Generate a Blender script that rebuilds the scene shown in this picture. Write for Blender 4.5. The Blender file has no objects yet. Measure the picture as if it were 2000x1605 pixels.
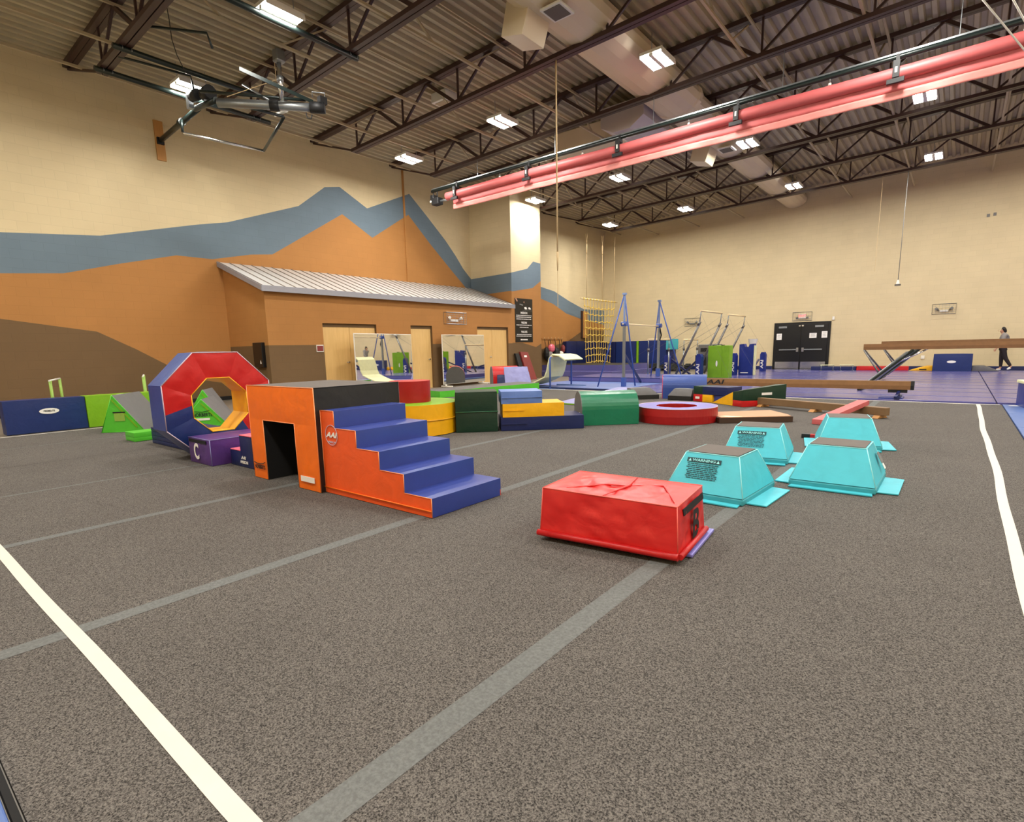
import bpy, math, random
from mathutils import Vector, Matrix, noise
random.seed(7)
PI = math.pi
COL = bpy.context.scene.collection
sc = bpy.context.scene

# ------------------------------------------------------------------ colour / materials
def lin(c):
    c = c / 255.0
    return c / 12.92 if c <= 0.04045 else ((c + 0.055) / 1.055) ** 2.4
def rgb(r, g, b): return (lin(r), lin(g), lin(b), 1.0)

def new_mat(name):
    m = bpy.data.materials.new(name); m.use_nodes = True
    nt = m.node_tree
    return m, nt, nt.nodes['Principled BSDF']

def vinyl(name, c, rough=0.38, bump=0.25, scale=7.0, var=0.12, spec=0.5, fine=True):
    m, nt, b = new_mat(name)
    N, L = nt.nodes, nt.links
    tc = N.new('ShaderNodeTexCoord')
    n1 = N.new('ShaderNodeTexNoise'); n1.inputs['Scale'].default_value = scale; n1.inputs['Detail'].default_value = 3
    n1.inputs['Distortion'].default_value = 0.8
    L.new(tc.outputs['Object'], n1.inputs['Vector'])
    mx = N.new('ShaderNodeMix'); mx.data_type = 'RGBA'
    mx.inputs['A'].default_value = tuple(x * (1 - var) for x in c[:3]) + (1,)
    mx.inputs['B'].default_value = tuple(min(1, x * (1 + var)) for x in c[:3]) + (1,)
    L.new(n1.outputs['Fac'], mx.inputs['Factor'])
    L.new(mx.outputs['Result'], b.inputs['Base Color'])
    bp = N.new('ShaderNodeBump'); bp.inputs['Strength'].default_value = bump; bp.inputs['Distance'].default_value = 0.02
    L.new(n1.outputs['Fac'], bp.inputs['Height'])
    if fine:
        n2 = N.new('ShaderNodeTexNoise'); n2.inputs['Scale'].default_value = 260; L.new(tc.outputs['Object'], n2.inputs['Vector'])
        b2 = N.new('ShaderNodeBump'); b2.inputs['Strength'].default_value = 0.12; b2.inputs['Distance'].default_value = 0.002
        L.new(n2.outputs['Fac'], b2.inputs['Height']); L.new(bp.outputs['Normal'], b2.inputs['Normal'])
        L.new(b2.outputs['Normal'], b.inputs['Normal'])
    else:
        L.new(bp.outputs['Normal'], b.inputs['Normal'])
    b.inputs['Roughness'].default_value = rough
    b.inputs['Specular IOR Level'].default_value = spec
    return m

def plain(name, c, rough=0.6, metal=0.0, var=0.06, scale=20.0, spec=0.5):
    m, nt, b = new_mat(name)
    N, L = nt.nodes, nt.links
    tc = N.new('ShaderNodeTexCoord')
    n1 = N.new('ShaderNodeTexNoise'); n1.inputs['Scale'].default_value = scale
    L.new(tc.outputs['Object'], n1.inputs['Vector'])
    mx = N.new('ShaderNodeMix'); mx.data_type = 'RGBA'
    mx.inputs['A'].default_value = tuple(x * (1 - var) for x in c[:3]) + (1,)
    mx.inputs['B'].default_value = tuple(min(1, x * (1 + var)) for x in c[:3]) + (1,)
    L.new(n1.outputs['Fac'], mx.inputs['Factor'])
    L.new(mx.outputs['Result'], b.inputs['Base Color'])
    b.inputs['Roughness'].default_value = rough
    b.inputs['Metallic'].default_value = metal
    b.inputs['Specular IOR Level'].default_value = spec
    return m

def blockwall(name, c, axis, row=0.203, width=0.406):
    """painted concrete block: faint courses in bump and colour; axis 'Y' for walls facing X, 'X' for walls facing Y"""
    m, nt, b = new_mat(name)
    N, L = nt.nodes, nt.links
    tc = N.new('ShaderNodeTexCoord'); sp = N.new('ShaderNodeSeparateXYZ'); cb = N.new('ShaderNodeCombineXYZ')
    L.new(tc.outputs['Object'], sp.inputs[0]); L.new(sp.outputs[axis], cb.inputs[0]); L.new(sp.outputs['Z'], cb.inputs[1])
    br = N.new('ShaderNodeTexBrick'); br.inputs['Scale'].default_value = 1
    br.inputs['Brick Width'].default_value = width; br.inputs['Row Height'].default_value = row
    br.inputs['Mortar Size'].default_value = 0.005; br.inputs['Mortar Smooth'].default_value = 0.3
    br.inputs['Color1'].default_value = c; br.inputs['Color2'].default_value = tuple(x * 0.965 for x in c[:3]) + (1,)
    br.inputs['Mortar'].default_value = tuple(x * 0.90 for x in c[:3]) + (1,)
    L.new(cb.outputs[0], br.inputs['Vector'])
    n1 = N.new('ShaderNodeTexNoise'); n1.inputs['Scale'].default_value = 1.3; n1.inputs['Detail'].default_value = 5
    L.new(tc.outputs['Object'], n1.inputs['Vector'])
    mr = N.new('ShaderNodeMapRange'); mr.inputs['To Min'].default_value = 0.92; mr.inputs['To Max'].default_value = 1.08
    L.new(n1.outputs['Fac'], mr.inputs['Value'])
    mx = N.new('ShaderNodeMix'); mx.data_type = 'RGBA'; mx.blend_type = 'MULTIPLY'; mx.inputs['Factor'].default_value = 1
    L.new(br.outputs['Color'], mx.inputs['A']); L.new(mr.outputs['Result'], mx.inputs['B'])
    L.new(mx.outputs['Result'], b.inputs['Base Color'])
    n2 = N.new('ShaderNodeTexNoise'); n2.inputs['Scale'].default_value = 60; L.new(tc.outputs['Object'], n2.inputs['Vector'])
    ad = N.new('ShaderNodeMath'); ad.operation = 'MULTIPLY_ADD'; ad.inputs[1].default_value = 0.25
    iv = N.new('ShaderNodeMath'); iv.operation = 'SUBTRACT'; iv.inputs[0].default_value = 1
    L.new(br.outputs['Fac'], iv.inputs[1]); L.new(n2.outputs['Fac'], ad.inputs[0]); L.new(iv.outputs[0], ad.inputs[2])
    bp = N.new('ShaderNodeBump'); bp.inputs['Strength'].default_value = 0.22; bp.inputs['Distance'].default_value = 0.006
    L.new(ad.outputs[0], bp.inputs['Height']); L.new(bp.outputs['Normal'], b.inputs['Normal'])
    b.inputs['Roughness'].default_value = 0.72
    b.inputs['Specular IOR Level'].default_value = 0.25
    return m

def carpet_mat(name, c1, c2, s=85):
    m, nt, b = new_mat(name)
    N, L = nt.nodes, nt.links
    tc = N.new('ShaderNodeTexCoord')
    n1 = N.new('ShaderNodeTexNoise'); n1.inputs['Scale'].default_value = s; n1.inputs['Detail'].default_value = 4; n1.inputs['Roughness'].default_value = 0.75
    L.new(tc.outputs['Object'], n1.inputs['Vector'])
    cr = N.new('ShaderNodeValToRGB'); cr.color_ramp.elements[0].position = 0.38; cr.color_ramp.elements[1].position = 0.62
    cr.color_ramp.elements[0].color = c1; cr.color_ramp.elements[1].color = c2
    L.new(n1.outputs['Fac'], cr.inputs['Fac'])
    n3 = N.new('ShaderNodeTexNoise'); n3.inputs['Scale'].default_value = 1.1; n3.inputs['Detail'].default_value = 4
    L.new(tc.outputs['Object'], n3.inputs['Vector'])
    mr = N.new('ShaderNodeMapRange'); mr.inputs['To Min'].default_value = 0.85; mr.inputs['To Max'].default_value = 1.15
    L.new(n3.outputs['Fac'], mr.inputs['Value'])
    mx = N.new('ShaderNodeMix'); mx.data_type = 'RGBA'; mx.blend_type = 'MULTIPLY'; mx.inputs['Factor'].default_value = 1
    L.new(cr.outputs['Color'], mx.inputs['A']); L.new(mr.outputs['Result'], mx.inputs['B'])
    L.new(mx.outputs['Result'], b.inputs['Base Color'])
    bp = N.new('ShaderNodeBump'); bp.inputs['Strength'].default_value = 0.6; bp.inputs['Distance'].default_value = 0.006
    L.new(n1.outputs['Fac'], bp.inputs['Height']); L.new(bp.outputs['Normal'], b.inputs['Normal'])
    b.inputs['Roughness'].default_value = 0.95; b.inputs['Specular IOR Level'].default_value = 0.1
    return m

def wood_mat(name, c1, c2, rough=0.4, sc_=(1, 1, 12)):
    m, nt, b = new_mat(name)
    N, L = nt.nodes, nt.links
    tc = N.new('ShaderNodeTexCoord'); mp = N.new('ShaderNodeMapping'); mp.inputs['Scale'].default_value = sc_
    L.new(tc.outputs['Object'], mp.inputs['Vector'])
    n1 = N.new('ShaderNodeTexNoise'); n1.inputs['Scale'].default_value = 3; n1.inputs['Detail'].default_value = 5
    L.new(mp.outputs[0], n1.inputs['Vector'])
    mx = N.new('ShaderNodeMix'); mx.data_type = 'RGBA'; mx.inputs['A'].default_value = c1; mx.inputs['B'].default_value = c2
    L.new(n1.outputs['Fac'], mx.inputs['Factor']); L.new(mx.outputs['Result'], b.inputs['Base Color'])
    b.inputs['Roughness'].default_value = rough
    return m

def emit(name, c, s):
    m, nt, b = new_mat(name)
    b.inputs['Base Color'].default_value = c
    b.inputs['Emission Color'].default_value = c
    b.inputs['Emission Strength'].default_value = s
    return m

BEIGE, BLUEG, ORNG, BRWN = rgb(212, 194, 156), rgb(108, 124, 136), rgb(174, 122, 68), rgb(112, 88, 60)
M = {}
for ax in 'XY':
    M['beige' + ax] = blockwall('painted_block_beige_' + ax, BEIGE, ax)
    M['blueg' + ax] = blockwall('painted_block_bluegrey_' + ax, BLUEG, ax)
    M['ochre' + ax] = blockwall('painted_block_ochre_' + ax, ORNG, ax)
    M['brown' + ax] = blockwall('painted_block_brown_' + ax, BRWN, ax)
M['deck'] = plain('galvanised_deck_painted', rgb(176, 164, 136), 0.5, 0.1, 0.12, 3)
M['steel'] = plain('joist_maroon_paint', rgb(60, 38, 32), 0.45, 0.0, 0.15, 6)
M['pale'] = plain('pale_bridging_paint', rgb(172, 156, 126), 0.5, 0, 0.1, 6)
M['duct'] = plain('duct_paint', rgb(214, 198, 168), 0.5, 0.1, 0.05, 1.5)
M['ductg'] = plain('duct_grey_paint', rgb(190, 182, 180), 0.5, 0.1, 0.05, 1.5)
M['grille'] = plain('grille_grey', rgb(92, 86, 80), 0.6)
M['white'] = plain('white_paint', rgb(226, 222, 212), 0.5, 0, 0.03)
M['black'] = plain('black_rubber', rgb(18, 18, 20), 0.55, 0, 0.1)
M['blackgloss'] = plain('black_gloss_paint', rgb(16, 17, 20), 0.28, 0, 0.1)
M['chrome'] = plain('chrome', rgb(205, 205, 205), 0.22, 1.0, 0.03)
M['galv'] = plain('galvanised_steel', rgb(150, 155, 158), 0.35, 0.8, 0.08)
M['darkgreensteel'] = plain('dark_green_steel', rgb(28, 38, 36), 0.32, 0.2, 0.1)
M['barblue'] = plain('blue_powder_coat', rgb(62, 88, 160), 0.35, 0.1, 0.05)
M['barblue_pale'] = plain('pale_blue_steel', rgb(128, 150, 196), 0.35, 0.2, 0.05)
M['bargrey'] = plain('bar_steel_grey', rgb(112, 110, 108), 0.35, 0.6, 0.08)
M['maple'] = wood_mat('maple_rail', rgb(222, 196, 148), rgb(238, 216, 172), 0.35)
M['doorwood'] = wood_mat('birch_door', rgb(212, 170, 104), rgb(232, 194, 130), 0.35, (6, 6, 0.7))
M['plank'] = wood_mat('pine_plank', rgb(170, 118, 58), rgb(196, 142, 78), 0.5, (8, 8, 1.2))
M['ply'] = wood_mat('worn_plywood', rgb(176, 128, 92), rgb(200, 152, 112), 0.45, (2, 9, 2))
M['suede'] = plain('beam_suede_brown', rgb(134, 96, 58), 0.8, 0, 0.18, 9)
M['beamwood'] = wood_mat('beam_wood', rgb(112, 86, 56), rgb(134, 104, 70), 0.6, (2, 2, 2))
M['boardedge'] = plain('dark_board_edge', rgb(66, 44, 30), 0.6)
M['carpet'] = carpet_mat('grey_loop_carpet', rgb(36, 34, 33), rgb(128, 122, 116), 185)
M['seam'] = carpet_mat('grey_seam_tape', rgb(100, 101, 99), rgb(116, 117, 115), 60)
M['line'] = plain('white_line_tape', rgb(214, 206, 192), 0.6, 0, 0.04, 8)
M['darkseam'] = plain('dark_gap', rgb(48, 44, 40), 0.9)
M['gymfloor'] = plain('gym_floor_grey', rgb(120, 112, 100), 0.4, 0, 0.08, 2)
def V(k, r, g, b, **kw): M[k] = vinyl('vinyl_' + k, rgb(r, g, b), **kw)
V('red', 190, 22, 24); V('redbright', 208, 30, 28, rough=0.36, spec=0.6); V('darkred', 158, 18, 20)
V('orange', 244, 112, 8, rough=0.42); V('coral', 240, 92, 34, rough=0.42)
V('royal', 38, 58, 138, rough=0.34, bump=0.1, spec=0.9); V('navy', 22, 34, 84); V('deepblue', 20, 42, 100, rough=0.4); V('medblue', 42, 70, 142)
V('yellow', 240, 176, 12); V('lime', 120, 170, 22, rough=0.42); V('brightgreen', 82, 186, 48)
V('darkgreen', 14, 50, 34); V('kelly', 20, 112, 78, rough=0.32); V('teal', 68, 188, 204, rough=0.5, bump=0.15)
V('tealdark', 62, 160, 170, rough=0.5)
V('purple', 84, 50, 122); V('lavender', 138, 138, 190, rough=0.35); V('pink', 232, 110, 130)
V('lightblue', 96, 126, 190, rough=0.4); V('blackv', 24, 23, 22, rough=0.5, bump=0.4, scale=4); V('greyv', 98, 96, 96, rough=0.55)
V('greytop', 96, 88, 82, rough=0.8, bump=0.05); V('cream', 226, 226, 180, rough=0.6); V('maroon', 128, 50, 48)
V('matblue', 92, 90, 148, rough=0.22, bump=0.12, scale=1.6, var=0.08); V('matlight', 98, 122, 182, rough=0.35, bump=0.1, scale=2)
V('sideblue', 74, 102, 160, rough=0.45, bump=0.1); V('padblue', 30, 48, 128, rough=0.35)
V('curtain', 196, 96, 96, rough=0.5, bump=0.3, scale=3); V('curtainlight', 216, 132, 124, rough=0.5, bump=0.2)
V('lightpurple', 128, 122, 196, rough=0.35)
M['piping_orange'] = plain('piping_orange', rgb(246, 150, 92), 0.4)
M['piping_teal'] = plain('piping_teal', rgb(150, 226, 228), 0.5)
M['piping_pale'] = plain('piping_pale', rgb(196, 176, 190), 0.5)
M['piping_red'] = plain('piping_red', rgb(232, 96, 84), 0.4)
M['piping_green'] = plain('piping_green', rgb(40, 92, 62), 0.4)
M['piping_yellow'] = plain('piping_yellow', rgb(206, 150, 20), 0.4)
M['roofmetal'] = plain('roof_metal_light', rgb(222, 222, 220), 0.35, 0.3, 0.03)
M['roofseam'] = plain('roof_seam_dark', rgb(120, 106, 96), 0.5)
M['fascia'] = plain('fascia_grey', rgb(150, 150, 158), 0.4, 0.3)
M['mirror'] = plain('mirror_glass', rgb(236, 236, 232), 0.02, 1.0, 0.0)
M['lamp'] = emit('lamp_panel', (1.0, 0.96, 0.88, 1), 45)
M['exitred'] = emit('exit_letters', (0.9, 0.12, 0.1, 1), 1.6)
M['paper'] = plain('paper', rgb(238, 234, 228), 0.7, 0, 0.02)
M['ink'] = plain('black_ink', rgb(20, 24, 26), 0.7)
M['inkteal'] = plain('faded_ink', rgb(24, 62, 70), 0.7)
M['inkgrey'] = plain('grey_ink', rgb(120, 120, 118), 0.7)
M['rope_yellow'] = plain('yellow_rope', rgb(222, 190, 92), 0.8)
M['rope'] = plain('natural_rope', rgb(196, 170, 128), 0.85)
M['pit'] = plain('pit_foam_dark', rgb(52, 52, 50), 0.9, 0, 0.5, 8)
M['skin'] = plain('skin', rgb(190, 140, 112), 0.55)
M['hair'] = plain('dark_hair', rgb(28, 22, 20), 0.5)
M['hoodie'] = plain('grey_hoodie', rgb(138, 132, 128), 0.9)
M['leggings'] = plain('dark_leggings', rgb(30, 20, 26), 0.8)
M['strap'] = plain('velcro_black', rgb(12, 12, 14), 0.9)
M['limesteel'] = plain('lime_steel', rgb(140, 176, 70), 0.4)

# ------------------------------------------------------------------ mesh builder
class MB:
    def __init__(s): s.v, s.f, s.m, s.sm, s.mats = [], [], [], [], []
    def mi(s, mat):
        if mat not in s.mats: s.mats.append(mat)
        return s.mats.index(mat)
    def face(s, pts, mat, smooth=False):
        i = len(s.v); s.v += [tuple(p) for p in pts]; s.f.append(tuple(range(i, i + len(pts)))); s.m.append(s.mi(mat)); s.sm.append(smooth)
    def hexa(s, c, mat, mats=None):
        """c: 4 bottom corners ccw then 4 top corners; mats: (bottom, top, side0..3)"""
        F = [(3, 2, 1, 0), (4, 5, 6, 7), (0, 1, 5, 4), (1, 2, 6, 5), (2, 3, 7, 6), (3, 0, 4, 7)]
        if mats:
            for k, q in enumerate(F): s.face([c[j] for j in q], mats[k])
            return
        i = len(s.v); s.v += [tuple(p) for p in c]
        for q in F: s.f.append(tuple(i + j for j in q)); s.m.append(s.mi(mat)); s.sm.append(False)
    def box(s, x0, y0, z0, x1, y1, z1, mat, mats=None):
        s.hexa([(x0, y0, z0), (x1, y0, z0), (x1, y1, z0), (x0, y1, z0), (x0, y0, z1), (x1, y0, z1), (x1, y1, z1), (x0, y1, z1)], mat, mats)
    def pface(s, a, b, c, d, mat, n=8, puff=0.01, wr=0.0, seed=0.0):
        """soft face: grid on quad a b c d (ccw from outside), bulging and wrinkled, pinned at its border"""
        a, b, c, d = map(Vector, (a, b, c, d))
        nn = (b - a).cross(d - a); nn.normalize()
        lu = max((b - a).length, (c - d).length); lv = max((d - a).length, (c - b).length)
        nu = max(2, int(n * min(1.6, lu / max(lu, lv) * 1.2))); nv = max(2, int(n * min(1.6, lv / max(lu, lv) * 1.2)))
        i = len(s.v)
        for jv in range(nv + 1):
            v = jv / nv
            for ju in range(nu + 1):
                u = ju / nu
                p = (a * (1 - u) + b * u) * (1 - v) + (d * (1 - u) + c * u) * v
                e = min(1, 4 * u * (1 - u) * 1.3) * min(1, 4 * v * (1 - v) * 1.3)
                h = puff * e
                if wr:
                    q = p * 5.0
                    w1 = noise.noise(Vector((q.x + seed, q.y * 1.3, q.z * 0.9)))
                    w2 = noise.noise(Vector((q.x * 2.7 + q.z * 2.1 + seed, q.y * 2.3 - q.z, q.z * 2.9)))
                    h += wr * e * (w1 + 0.7 * w2)
                s.v.append(tuple(p + nn * h))
        k = s.mi(mat)
        for jv in range(nv):
            for ju in range(nu):
                o = i + jv * (nu + 1) + ju
                s.f.append((o, o + 1, o + nu + 2, o + nu + 1)); s.m.append(k); s.sm.append(True)
    def phexa(s, c, mat, mats=None, n=8, puff=0.01, wr=0.0, seed=0.0):
        F = [(3, 2, 1, 0), (4, 5, 6, 7), (0, 1, 5, 4), (1, 2, 6, 5), (2, 3, 7, 6), (3, 0, 4, 7)]
        for k, q in enumerate(F):
            mm = mats[k] if mats else mat
            if k == 0: s.face([c[j] for j in q], mm)
            else: s.pface(*[c[j] for j in q], mm, n, puff, wr, seed + k * 3.1)
    def pbox(s, x0, y0, z0, x1, y1, z1, mat, mats=None, **k):
        s.phexa([(x0, y0, z0), (x1, y0, z0), (x1, y1, z0), (x0, y1, z0), (x0, y0, z1), (x1, y0, z1), (x1, y1, z1), (x0, y1, z1)], mat, mats, **k)
    def bar(s, p, q, w, h, mat, up=(0, 0, 1)):
        p, q = Vector(p), Vector(q); d = (q - p).normalized(); up = Vector(up)
        if abs(d.dot(up)) > 0.95: up = Vector((1, 0, 0))
        r = d.cross(up).normalized() * (w / 2); u = r.cross(d).normalized() * (h / 2)
        s.hexa([p - r - u, p + r - u, q + r - u, q - r - u, p - r + u, p + r + u, q + r + u, q - r + u], mat)
    def tube(s, pts, r, mat, n=8, caps=True, closed=False):
        pts = [Vector(p) for p in pts]; i0 = len(s.v); k = s.mi(mat); m = len(pts)
        prev = None
        for j, p in enumerate(pts):
            if closed: d = (pts[(j + 1) % m] - pts[j - 1])
            else: d = (pts[min(j + 1, m - 1)] - pts[max(j - 1, 0)])
            d.normalize()
            if prev is None:
                a = Vector((0, 0, 1)) if abs(d.z) < 0.9 else Vector((1, 0, 0))
                x = d.cross(a).normalized()
            else:
                x = (prev - d * prev.dot(d)).normalized()
            prev = x; y = d.cross(x)
            rr = r[j] if isinstance(r, (list, tuple)) else r
            for t in range(n):
                a = 2 * PI * t / n
                s.v.append(tuple(p + x * math.cos(a) * rr + y * math.sin(a) * rr))
        for j in range(m if closed else m - 1):
            j2 = (j + 1) % m
            for t in range(n):
                t2 = (t + 1) % n
                s.f.append((i0 + j * n + t, i0 + j * n + t2, i0 + j2 * n + t2, i0 + j2 * n + t)); s.m.append(k); s.sm.append(n > 5)
        if caps and not closed:
            s.f.append(tuple(i0 + t for t in reversed(range(n)))); s.m.append(k); s.sm.append(False)
            s.f.append(tuple(i0 + (m - 1) * n + t for t in range(n))); s.m.append(k); s.sm.append(False)
    def prism(s, prof, a, b, mat, axis='x', capm=None, sidem=None, smooth=False):
        """closed 2D profile extruded along axis from a to b. prof in the other two coordinates, ccw seen from +axis"""
        def P(u, v, t): return {'x': (t, u, v), 'y': (u, t, v), 'z': (u, v, t)}[axis]
        n = len(prof)
        s.face([P(u, v, b) for u, v in (prof if axis != 'y' else prof[::-1])], capm or mat)
        s.face([P(u, v, a) for u, v in (prof[::-1] if axis != 'y' else prof)], capm or mat)
        for j in range(n):
            (u0, v0), (u1, v1) = prof[j], prof[(j + 1) % n]
            q = [P(u0, v0, a), P(u1, v1, a), P(u1, v1, b), P(u0, v0, b)]
            if axis == 'y': q = q[::-1]
            s.face(q, (sidem[j] if sidem else mat), smooth)
    def cyl(s, x, y, z0, z1, r, mat, n=48, top=None, r2=None):
        top = top or mat; r2 = r if r2 is None else r2
        c0 = [(x + r * math.cos(2 * PI * t / n), y + r * math.sin(2 * PI * t / n), z0) for t in range(n)]
        c1 = [(x + r2 * math.cos(2 * PI * t / n), y + r2 * math.sin(2 * PI * t / n), z1) for t in range(n)]
        i = len(s.v); s.v += c0 + c1; k = s.mi(mat)
        for t in range(n):
            t2 = (t + 1) % n; s.f.append((i + t, i + t2, i + n + t2, i + n + t)); s.m.append(k); s.sm.append(True)
        s.face(c0[::-1], mat); s.face(c1, top)
    def build(s, name, parent=None, bevel=0.0, seg=2, kind=None):
        me = bpy.data.meshes.new(name); me.from_pydata(s.v, [], s.f)
        for m in s.mats: me.materials.append(M[m])
        me.polygons.foreach_set('material_index', s.m); me.polygons.foreach_set('use_smooth', s.sm)
        me.validate(); me.update()
        o = bpy.data.objects.new(name, me); COL.objects.link(o)
        if parent: o.parent = parent
        if bevel:
            b = o.modifiers.new('b', 'BEVEL'); b.width = bevel; b.segments = seg; b.limit_method = 'ANGLE'
        if kind: o['kind'] = kind
        return o

def thing(name, label, cat, loc=(0, 0, 0), rz=0.0, group=None, rot=None):
    o = bpy.data.objects.new(name, None); COL.objects.link(o); o.empty_display_size = 0.1
    o.location = loc; o.rotation_euler = rot or (0, 0, rz)
    o['label'] = label; o['category'] = cat
    if group: o['group'] = group
    return o
def tag(o, label, cat, group=None, loc=None, rz=0.0):
    o['label'] = label; o['category'] = cat
    if group: o['group'] = group
    if loc is not None: o.location = loc; o.rotation_euler = (0, 0, rz)
    return o
def dup(root, loc, rz, label, group=None):
    r = root.copy(); COL.objects.link(r); r.location = loc; r.rotation_euler = (0, 0, rz); r['label'] = label
    if group: r['group'] = group
    for ch in list(root.children):
        c = ch.copy(); COL.objects.link(c); c.parent = r
        for g in list(ch.children):
            d = g.copy(); COL.objects.link(d); d.parent = c
    return r
def text(s, parent, loc, rot, size, mat, name='lettering', sx=1.0, bold=0.0, align='CENTER', shear=0.0, extrude=0.0008):
    cu = bpy.data.curves.new(name, 'FONT'); cu.body = s; cu.size = size; cu.align_x = align; cu.align_y = 'CENTER'
    cu.extrude = extrude; cu.offset = bold; cu.shear = shear; cu.materials.append(M[mat])
    tmp = bpy.data.objects.new(name + '_tmp', cu); COL.objects.link(tmp)
    me = bpy.data.meshes.new_from_object(tmp); bpy.data.objects.remove(tmp)
    if not me.materials: me.materials.append(M[mat])
    o = bpy.data.objects.new(name, me); COL.objects.link(o); o.parent = parent
    o.location = loc; o.rotation_euler = rot; o.scale = (sx, 1, 1)
    return o
FRONT = (PI / 2, 0, 0)            # lettering on a face that looks toward -Y
RIGHT = (PI / 2, 0, PI / 2)       # on a face that looks toward +X
def arch(w, h, n=14):
    """tunnel profile: upright sides and a round head, (u, v), ccw"""
    r = w / 2
    p = [(-r, 0), (r, 0), (r, h - r)]
    p += [(r * math.cos(a), h - r + r * math.sin(a)) for a in [PI * k / n for k in range(1, n)]]
    p += [(-r, h - r)]
    return p
def pipe_edges(parent, segs, r, mat, name='piping'):
    b = MB()
    for p, q in segs: b.tube([p, q], r, mat, 6)
    return b.build(name, parent)

# ================================================================== SETTING
XW, YF, XR, YN = -16.4, 29.0, 9.0, -3.4
XB, Y0B, Y1P, Y2P = -14.2, 7.37, 17.66, 19.66
def deck_z(x): return 7.86 + 0.030 * (x - XW)
def chord_z(x): return 6.96 + 0.030 * (x - XW)
def struct(b, name, **k): return b.build(name, kind='structure', **k)

# gym floor and exercise carpet
b = MB(); b.box(XW - 0.3, YN - 0.3, -0.30, XR + 0.3, YF + 0.3, -0.03, 'gymfloor'); struct(b, 'floor')
CX0, CX1, CY0, CY1 = -12.08, 0.72, 0.16, 13.86
car = thing('exercise_carpet', 'large grey-brown spring floor carpet with white boundary lines and grey seams', 'carpet', (0, 0, -0.035))
b = MB(); b.box(CX0, CY0, .005, CX1, CY1, 0.03, 'carpet'); b.build('carpet_surface', car)
def strip(pts, w, z, mat, name, axis):
    b = MB(); pts = [Vector((p[0], p[1], z)) for p in pts]
    d = Vector((0, w / 2, 0)) if axis == 'x' else Vector((w / 2, 0, 0))
    if axis == 'x': pts = pts[::-1]
    for p, q in zip(pts[:-1], pts[1:]):
        b.face([p - d, p + d, q + d, q - d] if axis == 'y' and False else [p + d, p - d, q - d, q + d][::(1 if axis == 'x' else -1)], mat)
    return b.build(name, car)
for k, (x, w) in enumerate([(-1.235, 0.115), (-3.06, 0.10), (-4.88, 0.085), (-6.72, 0.04), (-10.35, 0.03)]):
    strip([(x + 0.006 * math.sin(y * 1.7 + k), y) for y in [CY0 + 0.01 + j * (CY1 - CY0 - 0.02) / 24 for j in range(25)]], w, 0.0312, 'seam', 'seam_strip', 'y')
strip([(-8.56, CY0 + 0.01), (-8.56, CY1 - 0.01)], 0.014, 0.0312, 'darkseam', 'seam_strip', 'y')
strip([(CX0 + 0.02 + j * (CX1 - CX0 - 0.04) / 40, 0.528 + 0.003 * math.sin(j * 0.9)) for j in range(41)], 0.058, 0.0324, 'line', 'boundary_line', 'x')
strip([(CX0 + 0.02 + j * (CX1 - CX0 - 0.04) / 10, 13.79) for j in range(11)], 0.09, 0.0324, 'line', 'boundary_line', 'x')
strip([(0.372 + 0.010 * math.sin(y * 1.1) + 0.004 * math.sin(y * 2.9 + 1), y) for y in [0.5 + j * 13.3 / 60 for j in range(61)]], 0.062, 0.0324, 'line', 'boundary_line', 'y')
strip([(-11.98, y) for y in [0.5 + j * 13.3 / 10 for j in range(11)]], 0.055, 0.0324, 'line', 'boundary_line', 'y')

# mural wall: painted regions as polygons of one wall face
BT = [(-3.4, 3.75), (2.75, 3.98), (4.57, 4.16), (6.83, 4.76), (7.66, 4.95), (9.9, 5.78), (10.88, 6.53), (11.44, 6.65), (12.5, 6.16), (14.45, 7.01),
      (15.3, 6.35), (16.24, 5.59), (16.8, 5.05), (17.2, 4.6), (17.66, 4.22), (19.7, 4.5), (22.72, 4.26), (23.89, 4.12), (25.3, 3.7), (26.75, 3.35), (29.0, 3.36)]
OT = [(-3.4, 2.85), (2.63, 3.11), (3.75, 3.21), (4.89, 3.54), (6.22, 3.89), (7.13, 3.89), (8.24, 4.14), (8.9, 4.22), (11.47, 5.80), (12.65, 5.21), (14.35, 6.26),
      (15.4, 5.35), (16.4, 4.55), (17.18, 3.95), (17.66, 3.55), (19.7, 3.9), (22.76, 3.68), (23.8, 3.48), (25.0, 3.05), (26.5, 2.80), (29.0, 2.55)]
RT = [(-3.4, 2.75), (2.5, 2.14), (4.23, 1.88), (5.0, 1.45), (5.71, 1.0), (6.4, 0.6), (7.37, 0.4), (17.66, 0.4), (19.66, 1.45), (22.0, 1.1), (25.05, 1.57), (26.48, 2.12), (27.2, 2.25), (29.0, 2.2)]
def band(b, lo, hi, f, mat):
    b.face([f(*p) for p in lo] + [f(*p) for p in reversed(hi)], mat)
b = MB(); f = lambda y, z: (XW, y, z)
ztop = deck_z(XW) + 0.25
band(b, [(-3.4, -0.1), (29.0, -0.1)], RT, f, 'brownY'); band(b, RT, OT, f, 'ochreY'); band(b, OT, BT, f, 'bluegY'); band(b, BT, [(-3.4, ztop), (29.0, ztop)], f, 'beigeY')
b.box(XW - 0.3, YN - 0.3, -0.3, XW - 0.002, YF + 0.3, ztop, 'beigeY')
struct(b, 'wall_left')
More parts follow.
